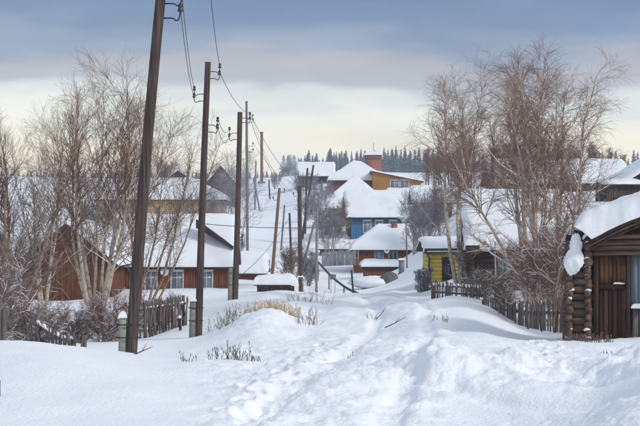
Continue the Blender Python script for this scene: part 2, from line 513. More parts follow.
def ground_marks(x, y):
    '''wheel ruts of the lane, its turn-off, and footprints'''
    dz = np.zeros(np.shape(x))
    near = (y > 8) & (y < 80) & (np.abs(x) < 8)
    if not np.any(near): return dz
    xs, ys = x[near], y[near]; d = np.zeros(len(xs))
    wob = .22 * perlin(xs * .5 + 11, ys * .22) + .05 * perlin(xs * 2.1, ys * 1.4)
    for P_, half, dep in ((PATH, .68, .085), (PATH2, .68, .06)):
        px_ = np.interp(ys, P_[:, 1], P_[:, 0]) if P_ is PATH else None
        if P_ is PATH:
            off = xs - px_ + wob; fade = ss(9, 13, ys) * (1 - ss(66, 76, ys))
        else:
            best = np.full(len(xs), 1e9); off = np.zeros(len(xs))
            for i in range(len(P_) - 1):
                a = P_[i]; v = P_[i + 1] - a; L2 = (v ** 2).sum()
                t = np.clip(((xs - a[0]) * v[0] + (ys - a[1]) * v[1]) / L2, 0, 1)
                ex, ey = xs - a[0] - t * v[0], ys - a[1] - t * v[1]; dd = np.hypot(ex, ey)
                sg = np.sign(ex * v[1] - ey * v[0]); m = dd < best
                best[m] = dd[m]; off[m] = (dd * sg)[m]
            off = off + wob; fade = 1.0
        rag = .75 + .6 * perlin(xs * 1.9, ys * .8 + 6)
        for sgn in (-1, 1):
            e = off - sgn * half
            d += fade * rag * (-dep * np.exp(-(e / .17) ** 4) + dep * .30 * np.exp(-((np.abs(e) - .33) / .13) ** 2))
        d += fade * .05 * np.exp(-(off / .35) ** 2)
    for fx, fy, fa, fd in FEET:
        m = (np.abs(ys - fy) < .45) & (np.abs(xs - fx) < .45)
        if not m.any(): continue
        ux = (xs[m] - fx) * math.cos(fa) - (ys[m] - fy) * math.sin(fa); uy = (xs[m] - fx) * math.sin(fa) + (ys[m] - fy) * math.cos(fa)
        r2 = (ux / .085) ** 2 + (uy / .17) ** 2
        d[m] += fd * (-.11 * np.exp(-r2 ** 2) + .03 * np.exp(-((np.sqrt(r2) - 1.5) / .4) ** 2))
    dz[near] = d
    return dz


def gz(x, y):
    return float(ground_z(np.array([x]), np.array([y]))[0])


def build_ground():
    ys = [-60, -45, -32, -22, -14, -8, -3, 1, 4, 6, 7.2, 8.4, 9.4, 10.2]
    y = 10.9
    while y < 1500:
        ys.append(y)
        y += max(0.042, 0.0042 * y) if y < 48 else 0.0085 * y if y < 140 else 0.022 * y if y < 700 else 0.09 * y
    ys = np.array(ys)
    t = np.linspace(-1, 1, 560)
    tt = 0.235 * t
    outer = 0.235 + np.geomspace(0.004, 2.3, 34)
    tt = np.concatenate([-outer[::-1], tt, outer])
    wy = np.maximum(ys, 10.9)
    Xg = tt[None, :] * wy[:, None]
    Yg = np.repeat(ys[:, None], len(tt), 1)
    Zg = ground_z(Xg, Yg)
    ny, nx = Xg.shape
    V = np.stack([Xg, Yg, Zg], -1).reshape(-1, 3)
    i = np.arange(ny * nx).reshape(ny, nx)
    Q = np.stack([i[:-1, :-1].ravel(), i[:-1, 1:].ravel(), i[1:, 1:].ravel(), i[1:, :-1].ravel()], 1)
    o = mobj("ground", np_mesh("ground", V, Q, smooth=True), SNOW_G)
    o["kind"] = "structure"
    o["label"] = "snow covered ground with ploughed banks and drifts"
    print("ground quads", len(Q))
    return o


build_ground()


# ------------------------------------------------------------------ buildings
def snow_sheet(x0, x1, y0, y1, zf, T, seed=0, nx=54, ny=40, edge=0.45, rag=0.12, z_off=0.006):
    """thick rounded snow lying on a surface zf(x,y); local coordinates"""
    u = np.linspace(0, 1, nx); v = np.linspace(0, 1, ny)
    u = 0.5 - 0.5 * np.cos(np.pi * u) * (0.55 + 0.45 * np.abs(np.cos(np.pi * u)))  # finer at the rims
    v = 0.5 - 0.5 * np.cos(np.pi * v) * (0.55 + 0.45 * np.abs(np.cos(np.pi * v)))
    U, Vv = np.meshgrid(u, v)
    Xg = x0 + (x1 - x0) * U; Yg = y0 + (y1 - y0) * Vv
    wob = rag * fbm(Xg * 0.9 + seed, Yg * 0.9 - seed, 3)
    dx = np.minimum(Xg - x0, x1 - Xg); dy = np.minimum(Yg - y0, y1 - Yg)
    d = np.minimum(dx, dy)
    e = np.clip(d / edge, 0, 1); prof = np.sqrt(np.clip(1 - (1 - e) ** 2, 0, 1))
    prof = np.maximum(prof, 0.10)
    th = T * prof * (1 + 0.25 * fbm(Xg * 0.35 + seed, Yg * 0.35, 3)) + 0.03 * fbm(Xg * 1.5, Yg * 1.5 + seed, 3) * e
    th = th + T * .16 * perlin(Xg * .25 + seed, Yg * 1.9 + seed) * e + T * .10 * np.clip(perlin(Xg * .5, Yg * 3.0 + 3 * seed), 0, 1) * e
    near = 1 - np.clip(d / 0.6, 0, 1)
    zb = zf(Xg, Yg) + z_off
    Xs = Xg + wob * near * np.where(Xg > (x0 + x1) / 2, 1, -1) * (dx <= dy)
    Ys = Yg + wob * near * np.where(Yg > (y0 + y1) / 2, 1, -1) * (dy < dx)
    V, Q = grid_solid(Xs, Ys, zb + np.maximum(th, 0.02), zb)
    return np_mesh("snow", V, Q, smooth=True)


def building(name, label, cat, cx, cy, zb, L, Wd, wh, rh, rz=0.0, ridge="x", hip=None, over=0.4, T=0.35, wall=None, gable=None,
             roofm=None, pw=0.17, siding="v", windows=(), group=None, zroof=None, wall_mats=None, edge=0.45):
    root = thing(name, label, cat, (cx, cy, zb), rz, group)
    wall = wall or BROWN; gable = gable or wall; roofm = roofm or DARKROOF
    hx, hy = L / 2, Wd / 2
    if zroof is None:
        def zroof(x, y):
            x = np.asarray(x, float); y = np.asarray(y, float)
            if ridge == "x":
                z = 1 - np.abs(y) / hy
                if hip: z = np.minimum(z, (hx - np.abs(x)) / hip)
            else:
                z = 1 - np.abs(x) / hx
                if hip: z = np.minimum(z, (hy - np.abs(y)) / hip)
            return wh + rh * z
    r = random.Random(sum(map(ord, label)) % 1000)
    drop = 1.2
    for side in ("front", "right", "back", "left"):
        wm = (wall_mats or {}).get(side, wall)
        W2 = L if side in ("front", "back") else Wd
        mb = MB(); mg = MB(); anyg = False
        def P(u, d, z):
            if side == "front": return (u, -hy - d, z)
            if side == "back": return (-u, hy + d, z)
            if side == "right": return (hx + d, u, z)
            return (-hx - d, -u, z)
        n = max(2, int(round(W2 / pw)))
        for k in range(n):
            a = -W2 / 2 + W2 * k / n; b = -W2 / 2 + W2 * (k + 1) / n
            g = 0.006; a2, b2 = a + g, b - g
            d = r.uniform(-0.008, 0.012)
            pa, pb = P(a2, 0, 0), P(b2, 0, 0)
            za = float(zroof(pa[0], pa[1])) - 0.03; zb_ = float(zroof(pb[0], pb[1])) - 0.03
            if siding == "v" or min(za, zb_) > wh + 0.15:
                z0 = -drop if siding == "v" else wh - 0.02
                dst = mb if siding == "v" else mg
                if siding == "v" and min(za, zb_) > wh + 0.15 and gable is not wm:
                    mb.hexa([P(a2, -0.1, -drop), P(b2, -0.1, -drop), P(b2, d, -drop), P(a2, d, -drop)][::-1], [P(a2, -0.1, wh), P(b2, -0.1, wh), P(b2, d, wh), P(a2, d, wh)][::-1])
                    z0 = wh + 0.01; dst = mg; anyg = True
                elif siding != "v":
                    anyg = True
                dst.hexa([P(a2, -0.1, z0), P(b2, -0.1, z0), P(b2, d, z0), P(a2, d, z0)][::-1], [P(a2, -0.1, za), P(b2, -0.1, zb_), P(b2, d, zb_), P(a2, d, za)][::-1])
        if siding == "h":
            nh = max(2, int(round((wh + drop) / 0.2)))
            for k in range(nh):
                z0 = -drop + (wh + drop) * k / nh + 0.008; z1 = -drop + (wh + drop) * (k + 1) / nh - 0.008
                d = r.uniform(-0.006, 0.012)
                mb.hexa([P(-W2 / 2, -0.1, z0), P(W2 / 2, -0.1, z0), P(W2 / 2, d + 0.012, z0), P(-W2 / 2, d + 0.012, z0)][::-1],
                        [P(-W2 / 2, -0.1, z1), P(W2 / 2, -0.1, z1), P(W2 / 2, d, z1), P(-W2 / 2, d, z1)][::-1])
        # backing board closes the joints
        mb.hexa([P(-W2 / 2 + .1, -0.14, -drop), P(W2 / 2 - .1, -0.14, -drop), P(W2 / 2 - .1, -0.105, -drop), P(-W2 / 2 + .1, -0.105, -drop)][::-1],
                [P(-W2 / 2 + .1, -0.14, wh - .05), P(W2 / 2 - .1, -0.14, wh - .05), P(W2 / 2 - .1, -0.105, wh - .05), P(-W2 / 2 + .1, -0.105, wh - .05)][::-1])
        mb.build("wall", wm, root)
        if anyg: mg.build("gable", gable, root)
    # roof boards and the snow on them
    nx = 33; ny = 33
    Xg, Yg = np.meshgrid(np.linspace(-hx - over, hx + over, nx), np.linspace(-hy - over, hy + over, ny))
    Zg = zroof(Xg, Yg)
    V, Q = grid_solid(Xg, Yg, Zg, Zg - 0.11)
    roof = mobj("roof", np_mesh("roof", V, Q), roofm, root)
    if T > 0:
        me = snow_sheet(-hx - over - 0.05, hx + over + 0.05, -hy - over - 0.06, hy + over + 0.06, zroof, T, seed=(abs(cx) * 3.1 + cy) % 37, edge=edge)
        mobj("snow", me, SNOW, roof)
    for w in windows:
        side, u, zc, ww, wh2 = w[:5]
        fm = w[5] if len(w) > 5 else WHITE; pm = w[6] if len(w) > 6 else GLASS
        bars = w[7] if len(w) > 7 else 1
        window(root, side, u, zc, ww, wh2, hx, hy, fm, pm, bars)
    return root


def window(root, side, u, zc, ww, hh, hx, hy, fm, pm, bars=1):
    def P(a, d, z):
        if side == "front": return (a, -hy - d, z)
        if side == "back": return (-a, hy + d, z)
        if side == "right": return (hx + d, a, z)
        return (-hx - d, -a, z)
    def bx(mb, a0, a1, d0, d1, z0, z1):
        mb.hexa([P(a0, d0, z0), P(a1, d0, z0), P(a1, d1, z0), P(a0, d1, z0)][::-1], [P(a0, d0, z1), P(a1, d0, z1), P(a1, d1, z1), P(a0, d1, z1)][::-1])
    t = min(0.11, ww * 0.14)
    mb = MB()
    a0, a1, z0, z1 = u - ww / 2, u + ww / 2, zc - hh / 2, zc + hh / 2
    bx(mb, a0 - t, a0, 0.0, 0.06, z0 - t, z1 + t); bx(mb, a1, a1 + t, 0.0, 0.06, z0 - t, z1 + t)
    bx(mb, a0, a1, 0.0, 0.058, z1, z1 + t); bx(mb, a0, a1, 0.0, 0.058, z0 - t, z0)
    bx(mb, a0 - t * 1.4, a1 + t * 1.4, 0.0, 0.10, z1 + t + 0.002, z1 + t * 1.6)
    for k in range(bars):
        c = a0 + ww * (k + 1) / (bars + 1); bx(mb, c - 0.025, c + 0.025, 0.015, 0.05, z0, z1)
    bx(mb, a0, a1, 0.015, 0.046, zc + hh * 0.16, zc + hh * 0.16 + 0.05)
    wo = mb.build("window", fm, root)
    m2 = MB(); bx(m2, a0, a1, 0.012, 0.028, z0, z1)
    m2.build("pane", pm, wo)
    m3 = MB(); bx(m3, a0 - t * 1.3, a1 + t * 1.3, 0.0, 0.13, z0 - t * 1.5, z0 - t - 0.002)
    m3.build("sill", fm, wo)
    return wo


def house_px(name, label, cat, px0, px1, D, py_eave, py_ridge, depth, base_drop=None, **kw):
    """building with its front wall at distance D between two bearings"""
    x0, x1 = X_(px0, D), X_(px1, D)
    cx, cy = (x0 + x1) / 2, D + depth / 2
    ze = Z_(py_eave, D)
    L = x1 - x0
    ridge = kw.get("ridge", "x")
    zr = Z_(py_ridge, D + (depth / 2 if ridge == "x" else 0))
    zb = min(gz(x0, D), gz(x1, D), gz(cx, D))
    wh = ze - zb
    o = kw.pop("over", 0.4)
    return building(name, label, cat, cx, cy, zb, L, depth, wh, zr - ze - kw.get("T", 0.35) * 0.8, over=o, **kw)


def dish(parent, c, r, d=(0, -1, 0.25), name="satellite_dish"):
    """small satellite dish with rim depth and feed arm, in parent's coordinates"""
    q = Vector(d).to_track_quat("Z", "Y").to_matrix()
    mb = MB()
    prof = [(0.02, 0), (r * .4, .02 * r + .01), (r * .75, .10 * r + .02), (r, .22 * r + .02), (r * 1.0, .22 * r), (r * .7, .07 * r), (r * .35, 0.0), (0.02, -.012)]
    n = 14
    V = [Vector(c) + q @ Vector((a * math.cos(2 * math.pi * k / n), a * math.sin(2 * math.pi * k / n), z)) for a, z in prof for k in range(n)]
    mb.add(V, [(i * n + k, i * n + (k + 1) % n, (i + 1) * n + (k + 1) % n, (i + 1) * n + k) for i in range(len(prof) - 1) for k in range(n)])
    mb.tube([Vector(c) + q @ Vector((0, -r * .9, .15 * r)), Vector(c) + q @ Vector((0, -.1 * r, r * .8))], 0.012, 5)
    mb.tube([Vector(c) + q @ Vector((0, 0, -.02)), Vector(c) + Vector((0, 0.22, -.05))], 0.02, 5)
    return mb.build(name, WHITE, parent, True)


# -- left side
b = house_px("brown_house", "long red-brown plank house with white windows behind the leaning poles", "house", 112, 229, 94, 262, 214, 7.0,
             wall=BROWN2, over=0.35, T=0.40, pw=0.16)
zb = b.location.z; cxb = b.location.x
for pxw in (151, 177, 206.5):
    window(b, "front", X_(pxw, 94) - cxb, Z_(281, 94) - zb, 0.66, 1.15, X_(229, 94) - cxb, 3.5, WHITE, GLASSP, 1)
dish(b, (X_(165, 94) - cxb, -3.75, Z_(272, 94) - zb), 0.27)
mb = MB()   # bare dark barge boards of the little cross gable at the street end
p0 = Vector((X_(192, 92) - cxb, -2.6, Z_(219.5, 92) - zb)); p1 = Vector((X_(230, 91) - cxb, -3.2, Z_(247.5, 91) - zb)); 
dn = Vector((0, 0, -1))
mb.add([p0, p0 + dn * .52, p1 + dn * .16, p1, p0 + Vector((0, .9, .02)), p0 + Vector((0, .9, -.5)), p1 + Vector((0, .9, -.14)), p1 + Vector((0, .9, .02))],
       [(0, 1, 2, 3), (7, 6, 5, 4), (0, 3, 7, 4), (1, 5, 6, 2), (0, 4, 5, 1), (3, 2, 6, 7)])
mb.build("barge_board", DARKROOF, b)

bx0, bx1 = X_(20, 88), X_(116, 88)
house_px("brown_barn", "dark brown plank barn with its pointed gable behind the big left birch", "barn", 22, 112, 88, 259, 219, 9.0,
         ridge="y", wall=BROWN, gable=BROWN, over=0.45, T=0.32, pw=0.16)
house_px("tan_house", "pale tan house with snowy hipped roof above the brown house", "house", 96, 221, 150, 197.5, 178, 7.5,
         wall=TAN, hip=3.2, over=0.45, T=0.45, siding="h",
         windows=[("front", u, 1.35, 0.9, 1.0, TAN, GLASS, 1) for u in (-4.2, -1.2, 1.6, 3.9)])
for px, D, pye, pyr, lab in ((178, 232, 181, 169, "small dark gable with snowy slopes, left of the two far peaks"),
                             (221, 226, 183, 164, "steep dark gable with snowy slopes, right of the two far peaks")):
    house_px("gabled_house", lab, "house", px - 15, px + 15, D, pye, pyr, 7, ridge="y", wall=DARKW, gable=DARKROOF, over=0.3, T=0.30, pw=0.3,
             group="far gabled houses on the left hill")
house_px("snowy_house", "low house under a broad snowy roof at the left edge of the hill", "house", 36, 92, 165, 205, 186, 8, wall=DARKW, T=0.45, pw=0.3)
house_px("brown_shed", "small brown shed with flat snowy roof right of the third pole", "shed", 214, 264.5, 105, 272.5, 253, 6, wall=REDW, T=0.45, over=0.2)

# -- up the hill in the middle
def shz(x, y):
    w_ = (X_(411, 122) - X_(355, 122)) / 2
    return SHW + SHR * np.minimum(1 - np.abs(np.asarray(y, float)) / 3.0, (np.asarray(x, float) + w_) / 2.1)
SHB = min(gz(X_(p_, 122), 122) for p_ in (355, 383, 411))
SHW = Z_(247.5, 122) - SHB; SHR = Z_(224.5, 125) - Z_(247.5, 122) - .36
b = house_px("small_house", "small brown house with pale blue windows and deep snow on a hipped roof", "house", 355, 411, 122, 247.5, 219, 6.0,
             wall=BROWN2, hip=1.9, over=0.35, T=0.45, pw=0.16,
             zroof=lambda x, y: shz(x, y))
zb, cxb = b.location.z, b.location.x; hxb = X_(411, 122) - cxb
for pxw, fm, pm in ((379, PALEB, GLASSP), (393, PALEB, GLASS)):
    window(b, "front", X_(pxw, 122) - cxb, Z_(254, 122) - zb, 0.58, 0.85, hxb, 3.0, fm, pm, 1)
dish(b, (X_(386.5, 122) - cxb, -3.35, Z_(251, 122) - zb), 0.22)
mb = MB(); cxk = X_(394, 125) - cxb
mb.box(cxk - .24, cxk + .24, -.7, -.25, 1.6, Z_(223, 125) - zb)
ck = mb.build("chimney", BRICK, b)
MB().box(cxk - .2, cxk + .2, -.66, -.29, Z_(223, 125) - zb + .004, Z_(223, 125) - zb + .05).build("flue", IRON, ck)

b = house_px("red_shed", "low red-brown shed under a snow slab before the small house", "shed", 364, 397, 113, 266.5, 260, 2.6, wall=REDW, T=0.42, over=0.2, edge=0.4)
b = house_px("blue_house", "dark blue house with wide snowy roof and white window trim", "house", 349, 428, 160, 214.5, 190.5, 8.0,
             wall=BLUE, gable=DARKW, over=0.5, T=0.40, pw=0.2, wall_mats={"left": DARKW}, rz=math.radians(3))
zb, cxb = b.location.z, b.location.x; hxb = X_(428, 160) - cxb
for pxw in (365, 377, 391, 404, 418):
    window(b, "front", X_(pxw, 160) - cxb, Z_(226.5, 160) - zb, 0.7, 1.15, hxb, 4.0, WHITE, GLASSP, 1)
house_px("pyramid_roof_house", "brown house under a pointed snowy pyramid roof above the blue house", "house", 335, 376, 190, 194.5, 175, 5.2,
         wall=REDW, hip=2.55, over=0.45, T=0.35, pw=0.25)
house_px("hip_roof_hall", "large building with smooth domed snowy hip roof below the brick tower", "building", 331, 384, 232, 178.5, 161, 9.0,
         wall=REDW, hip=3.6, over=0.5, T=0.55, pw=0.3)
# orange building: its roof falls towards the right
D = 224
x0, x1 = X_(374, D), X_(421, D); cxo = (x0 + x1) / 2; zb = gz(cxo, D)
zl, zr = Z_(171.5, D) - zb, Z_(181, D) - zb
b = building("orange_building", "bright orange building with twin windows and a thin sloping roof", "building", cxo, D + 4, zb, x1 - x0, 8, zr, zl - zr,
             wall=ORANGE, T=0.22, siding="h", over=0.45, roofm=BROWN2,
             zroof=lambda x, y: zl + (zr - zl) * (np.asarray(x, float) + (x1 - x0) / 2) / (x1 - x0) + 0 * np.asarray(y, float))
mb = MB()
for pxw in (394.5, 404.5):
    window(b, "front", X_(pxw, D) - cxo, Z_(184, D) - zb, 1.15, 1.0, (x1 - x0) / 2, 4.0, WHITE, GLASSP, 1)
house_px("snowy_porch", "low porch roof heaped with snow before the orange building", "porch", 389, 420, 212, 192.5, 188.5, 4, wall=ORANGE, T=0.5, over=0.3, pw=0.3)
# brick tower
D = 238
cxo = X_(373.5, D); zt = Z_(155, D); zb = gz(cxo, D)
t = thing("brick_tower", "square red brick tower with snow cap and antenna over the orange building", "tower", (cxo, D + 1.2, zb - 0.5))
h = zt - zb + 0.5
MB().box(-1.25, 1.25, -1.25, 1.25, 0, h - 0.55).build("shaft", BRICK, t)
MB().box(-1.36, 1.36, -1.36, 1.36, h - 0.55, h - 0.28).build("cornice", BRICK, t)
MB().box(-1.3, 1.3, -1.3, 1.3, h - 0.28, h).build("crown_band", BRICK, t)
me = snow_sheet(-1.5, 1.5, -1.5, 1.5, lambda x, y: h + 0.45 * (1 - np.maximum(np.abs(x), np.abs(y)) / 1.5), 0.3, 3, 24, 24)
mobj("snow", me, SNOW, t)
MB().tube([(0.05, 0, h + .5), (0.05, 0, h + 2.0)], 0.035, 6).build("antenna", IRON, t)
house_px("far_long_house", "far grey house with a pale snowy roof under the spruces", "house", 299, 333, 268, 175, 162, 9, wall=DARKW, T=0.4, pw=0.35)
house_px("brick_house", "reddish house half hidden by frosted bushes left of the blue house", "house", 328, 347, 176, 207, 198, 5, wall=REDW, T=0.3, pw=0.3)

house_px("snowy_shed", "low grey shed with snowy roof behind the pale fence", "shed", 320, 346, 143, 248, 239, 3.5, wall=GREYW, T=0.3, over=0.25)
house_px("tiny_shed", "tiny dark shed with a snow cap among bushes left of the blue house", "shed", 324, 341, 168, 224, 217, 3, wall=DARKW, T=0.3, over=0.25)
house_px("roadside_shed", "small dark shed half buried beside the hill road", "shed", 222, 238, 140, 236, 228, 3, wall=DARKW, T=0.3, over=0.2)
# -- right side
house_px("long_barn", "long dark barn under a straight snowy roof behind the birches", "barn", 496, 628, 130, 181, 159, 8.0, wall=DARKW, hip=None, over=0.45, T=0.35, pw=0.25)
house_px("far_right_house", "dark house with snowy roof peeping in at the right edge", "house", 628, 690, 112, 180, 156, 7.0, wall=DARKW, gable=DARKW, T=0.4, over=0.7, pw=0.25, ridge="y")
house_px("low_outbuilding", "low outbuilding with a rounded snow roof before the long barn", "shed", 606, 640, 104, 184, 179, 4, wall=DARKW, T=0.25, over=0.25)
house_px("mid_brown_house", "brown house with snow patches behind the right birches", "house", 416, 452, 140, 201, 186, 6, wall=REDW, T=0.4, pw=0.25, over=0.4)
b = house_px("yellow_house", "yellow painted house with dark window beyond the snowy railing", "house", 431, 485, 76, 250.5, 237, 6, wall=YELLOW, T=0.18, pw=0.2, siding="h", over=0.35)
zb, cxb = b.location.z, b.location.x; hxb = X_(485, 76) - cxb
window(b, "front", X_(447, 76) - cxb, Z_(269, 76) - zb, 0.40, 1.0, hxb, 3.0, DARKW, GLASS, 1)
mb = MB()
gx = -hxb - .12
mb.tube([(-hxb - .35, -3.42, Z_(249.5, 76) - zb), (hxb, -3.42, Z_(249, 76) - zb)], 0.06, 8)
mb.tube([(-hxb - .33, -3.42, Z_(250, 76) - zb), (-hxb - .2, -3.3, Z_(254, 76) - zb), (gx + .02, -3.14, Z_(258, 76) - zb), (gx, -3.12, -.6)], 0.055, 8)
mb.build("gutter", IRON, b)

# log house with single logs in its front and left walls
D = 62
x0, x1 = X_(475, D), X_(566, D); zb = min(gz(x0, D), gz(x1, D)); hx = (x1 - x0) / 2; hy = 3.6
ze = Z_(243, D) - zb; zr = Z_(190, D + hy) - zb - 0.28
loghouse = thing("log_house", "dark log house with snowy roof behind the right birch trunks", "house", ((x0 + x1) / 2 + .15, D + hy, zb), -math.radians(4.3))
nl = int(round((ze + 0.5) / 0.215))
lr = random.Random(4)
def log_mesh(L, r, n=10, wob=0.008, seed=0):
    rr = random.Random(seed)
    mb = MB(); k = 5
    mb.tube([(-L / 2 + L * i / k, rr.uniform(-wob, wob), rr.uniform(-wob, wob)) for i in range(k + 1)], [r * rr.uniform(.94, 1.04) for _ in range(k + 1)], n)
    return np_mesh("log", mb.V, mb.Q, mb.T, True)
lm1 = [log_mesh(2 * hx + 0.5, 0.112, seed=i) for i in range(3)]
lm2 = [log_mesh(2 * hy + 0.5, 0.112, seed=9 + i) for i in range(3)]
for k in range(nl):
    z = -0.45 + 0.213 * k
    mobj("log", lm1[k % 3], LOGD, loghouse).location = (0, -hy, z + .05)
    for s in (-1, 1):
        l = mobj("log", lm2[k % 3], LOGD, loghouse); l.location = (s * hx, 0, z - .055); l.rotation_euler = (0, 0, math.pi / 2)
MB().box(-hx, hx, hy - .1, hy, -.6, ze).build("wall", DARKW, loghouse)
MB().box(-hx + .1, hx - .1, -hy + .12, -hy + .16, -.6, ze).build("lining", DARKW, loghouse)
def zlog(x, y):
    return ze + 0.02 + (zr - ze) * (1 - np.abs(np.asarray(y, float)) / hy) + 0 * np.asarray(x, float)
Xg, Yg = np.meshgrid(np.linspace(-hx - .3, hx + .5, 9), np.linspace(-hy - .5, hy + .5, 21))
V, Q = grid_solid(Xg, Yg, zlog(Xg, Yg), zlog(Xg, Yg) - .1)
rf = mobj("roof", np_mesh("roof", V, Q), DARKROOF, loghouse)
mobj("snow", snow_sheet(-hx - .36, hx + .55, -hy - .55, hy + .55, zlog, 0.34, 5), SNOW, rf)
for s in (-1, 1):
    mb = MB(); n = 40
    for k in range(n):
        a = -hy + 2 * hy * k / n; bb = -hy + 2 * hy * (k + 1) / n - .01
        za, z2 = float(zlog(0, a)) - .12, float(zlog(0, bb)) - .12
        mb.hexa([(s * hx - .03, a, ze - .1), (s * hx + .03, a, ze - .1), (s * hx + .03, bb, ze - .1), (s * hx - .03, bb, ze - .1)], [(s * hx - .03, a, za), (s * hx + .03, a, za), (s * hx + .03, bb, z2), (s * hx - .03, bb, z2)])
    mb.build("gable", DARKW, loghouse)
for pxw in (508, 540):
    window(loghouse, "front", X_(pxw, D) - (x0 + x1) / 2, Z_(265, D) - zb, 0.5, 0.85, hx, hy + .10, GREYW, GLASSP, 1)
mb = MB(); cxk = X_(478, D - 1) - (x0 + x1) / 2
mb.box(cxk - .28, cxk + .28, -hy - .75, -hy - .35, ze - .42, ze - .10)
eb = mb.build("eave_box", DARKROOF, loghouse)
mobj("snow", snow_sheet(cxk - .3, cxk + .3, -hy - .78, -hy - .32, lambda x, y: ze - .098 + 0 * x, .10, 3, 16, 14, edge=.12, rag=.02), SNOW, eb)
t = thing("pale_post", "thin pale pole standing before the log house", "pole", (X_(495, 57), 57, gz(X_(495, 57), 57)))
MB().tube([(0, 0, -.3), (0.02, 0, 1.1), (0.0, 0, 2.15)], [0.035, 0.03, 0.026], 8).build("shaft", WHITE, t)


# ------------------------------------------------------------------ log barn at the right edge
D = 32.0
BX = lambda px: X_(px, D)
BZ = lambda py: Z_(py, D)
barn = thing("log_barn", "weathered log barn with plank door and thick overhanging snow at right edge", "barn", (BX(597), D, BZ(342)), -math.radians(9.3))
bz0 = BZ(342); bx0 = BX(597)
lx = lambda px: BX(px) - bx0
lz = lambda py: BZ(py) - bz0
# left crib of logs, with crossing log ends at both corners
r0 = 0.083
lens = lx(591) - lx(566)
for k in range(13):
    z = -0.05 + k * 0.166
    rr = r0 * random.uniform(.92, 1.06)
    mb = MB(); a = lx(566) - random.uniform(0.02, .10); c = lx(591) + random.uniform(0.0, .06)
    mb.tube([(a, 0, z), ((a + c) / 2, random.uniform(-.01, .01), z + random.uniform(-.006, .006)), (c, 0, z)], [rr * .96, rr, rr * 1.02], 12)
    mb.build("log", LOGM, barn)
    for px in (569.5, 588):
        rr = r0 * random.uniform(.78, 1.12)
        e = MB(); yy = -.10 - random.uniform(0, .26)
        e.tube([(lx(px) + random.uniform(-.02, .02), yy, z + .083), (lx(px), 3.6, z + .083)], [rr, rr * 1.03], 12)
        lo = e.build("log", LOGM, barn)
        c2 = MB(); c2.tube([(lx(px), yy - .004, z + .083), (lx(px), yy - .001, z + .083)], [rr * .86, rr * .86], 12)
        c2.build("cut_end", LOGEND, lo)
        if random.random() < .45:
            s = MB(); w = random.uniform(.05, .10)
            cc = (lx(px) + random.uniform(-.03, .03), yy + .07, z + .083 + rr * .75)
            s.lathe([(0.001, -.02), (w * .8, -.01), (w, .012), (w * .7, .045), (0.001, .06)], cc, 9)
            s.build("snow", SNOW, lo, True)
# frame posts and door
def vplank(px0, px1, py0, py1, y0, mat, nm="plank", tilt=0.0):
    mb = MB(); w = .003
    x0, x1, z0, z1 = lx(px0) + w, lx(px1) - w, lz(py1), lz(py0)
    d = random.uniform(-.008, .008)
    mb.hexa([(x0, y0 + d, z0), (x1, y0 + d, z0), (x1, y0 + d + .035, z0), (x0, y0 + d + .035, z0)],
            [(x0 + tilt, y0 + d, z1), (x1 + tilt, y0 + d, z1), (x1 + tilt, y0 + d + .035, z1), (x0 + tilt, y0 + d + .035, z1)])
    return mb.build(nm, mat, barn)
vplank(593.5, 598.5, 243, 347, -.10, DARKW, "post")
vplank(625.5, 629.5, 238, 347, -.14, DARKW, "post")
xs = np.linspace(599, 625.2, 7)
for i in range(6):
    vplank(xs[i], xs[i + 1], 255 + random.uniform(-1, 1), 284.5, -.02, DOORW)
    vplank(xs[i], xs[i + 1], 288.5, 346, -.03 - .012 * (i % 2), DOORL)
MB().box(lx(598.6), lx(625.4), -.085, -.045, lz(288.3), lz(284.3)).build("rail", DARKW, barn)
MB().box(lx(598.6), lx(625.4), .03, .06, lz(347), lz(249)).build("backing", DARKW, barn)
m2 = snow_sheet(lx(613), lx(624), -.11, -.045, lambda x, y: lz(284.2) + 0 * x, .035, 2, 14, 8, edge=.03, rag=.01); mobj("snow", m2, SNOW, barn)
MB().box(lx(612), lx(614), -.075, -.055, lz(291), lz(284.2)).build("latch", IRON, barn)
for (a, c, mat) in ((630, 637, BLUED), (637.2, 645, BLUED)):
    vplank(a, c, 250, 308, -.02, mat, "blue_plank")
for (a, c) in [(645.5 + 9.9 * q_, 645.5 + 9.9 * q_ + 9.5) for q_ in range(10)]:
    vplank(a, c, 246, 346, -.01, DOORL)
for (a, c) in ((631, 637.5), (638, 645)):
    vplank(a, c, 309, 350, -.06, GREYW, "grey_plank")
m2 = snow_sheet(lx(630), lx(647), -.22, .02, lambda x, y: lz(308) + 0 * x, .10, 4, 20, 12, edge=.08, rag=.03); mobj("snow", m2, SNOW, barn)
# lintel logs under the eave
for i, (pa, pz, qa, qz, r) in enumerate(((588, 253.5, 690, 252.5, .055), (589, 248.5, 690, 247, .055), (588, 243.5, 690, 241.5, .055), (592, 238, 690, 235.5, .055))):
    mb = MB(); mb.tube([(lx(pa), -.12 - .04 * i, lz(pz)), (lx(620), -.13 - .04 * i, lz((pz + qz) / 2 - .5)), (lx(qa), -.12 - .04 * i, lz(qz))], r, 10)
    mb.build("lintel_log", LOGM, barn)
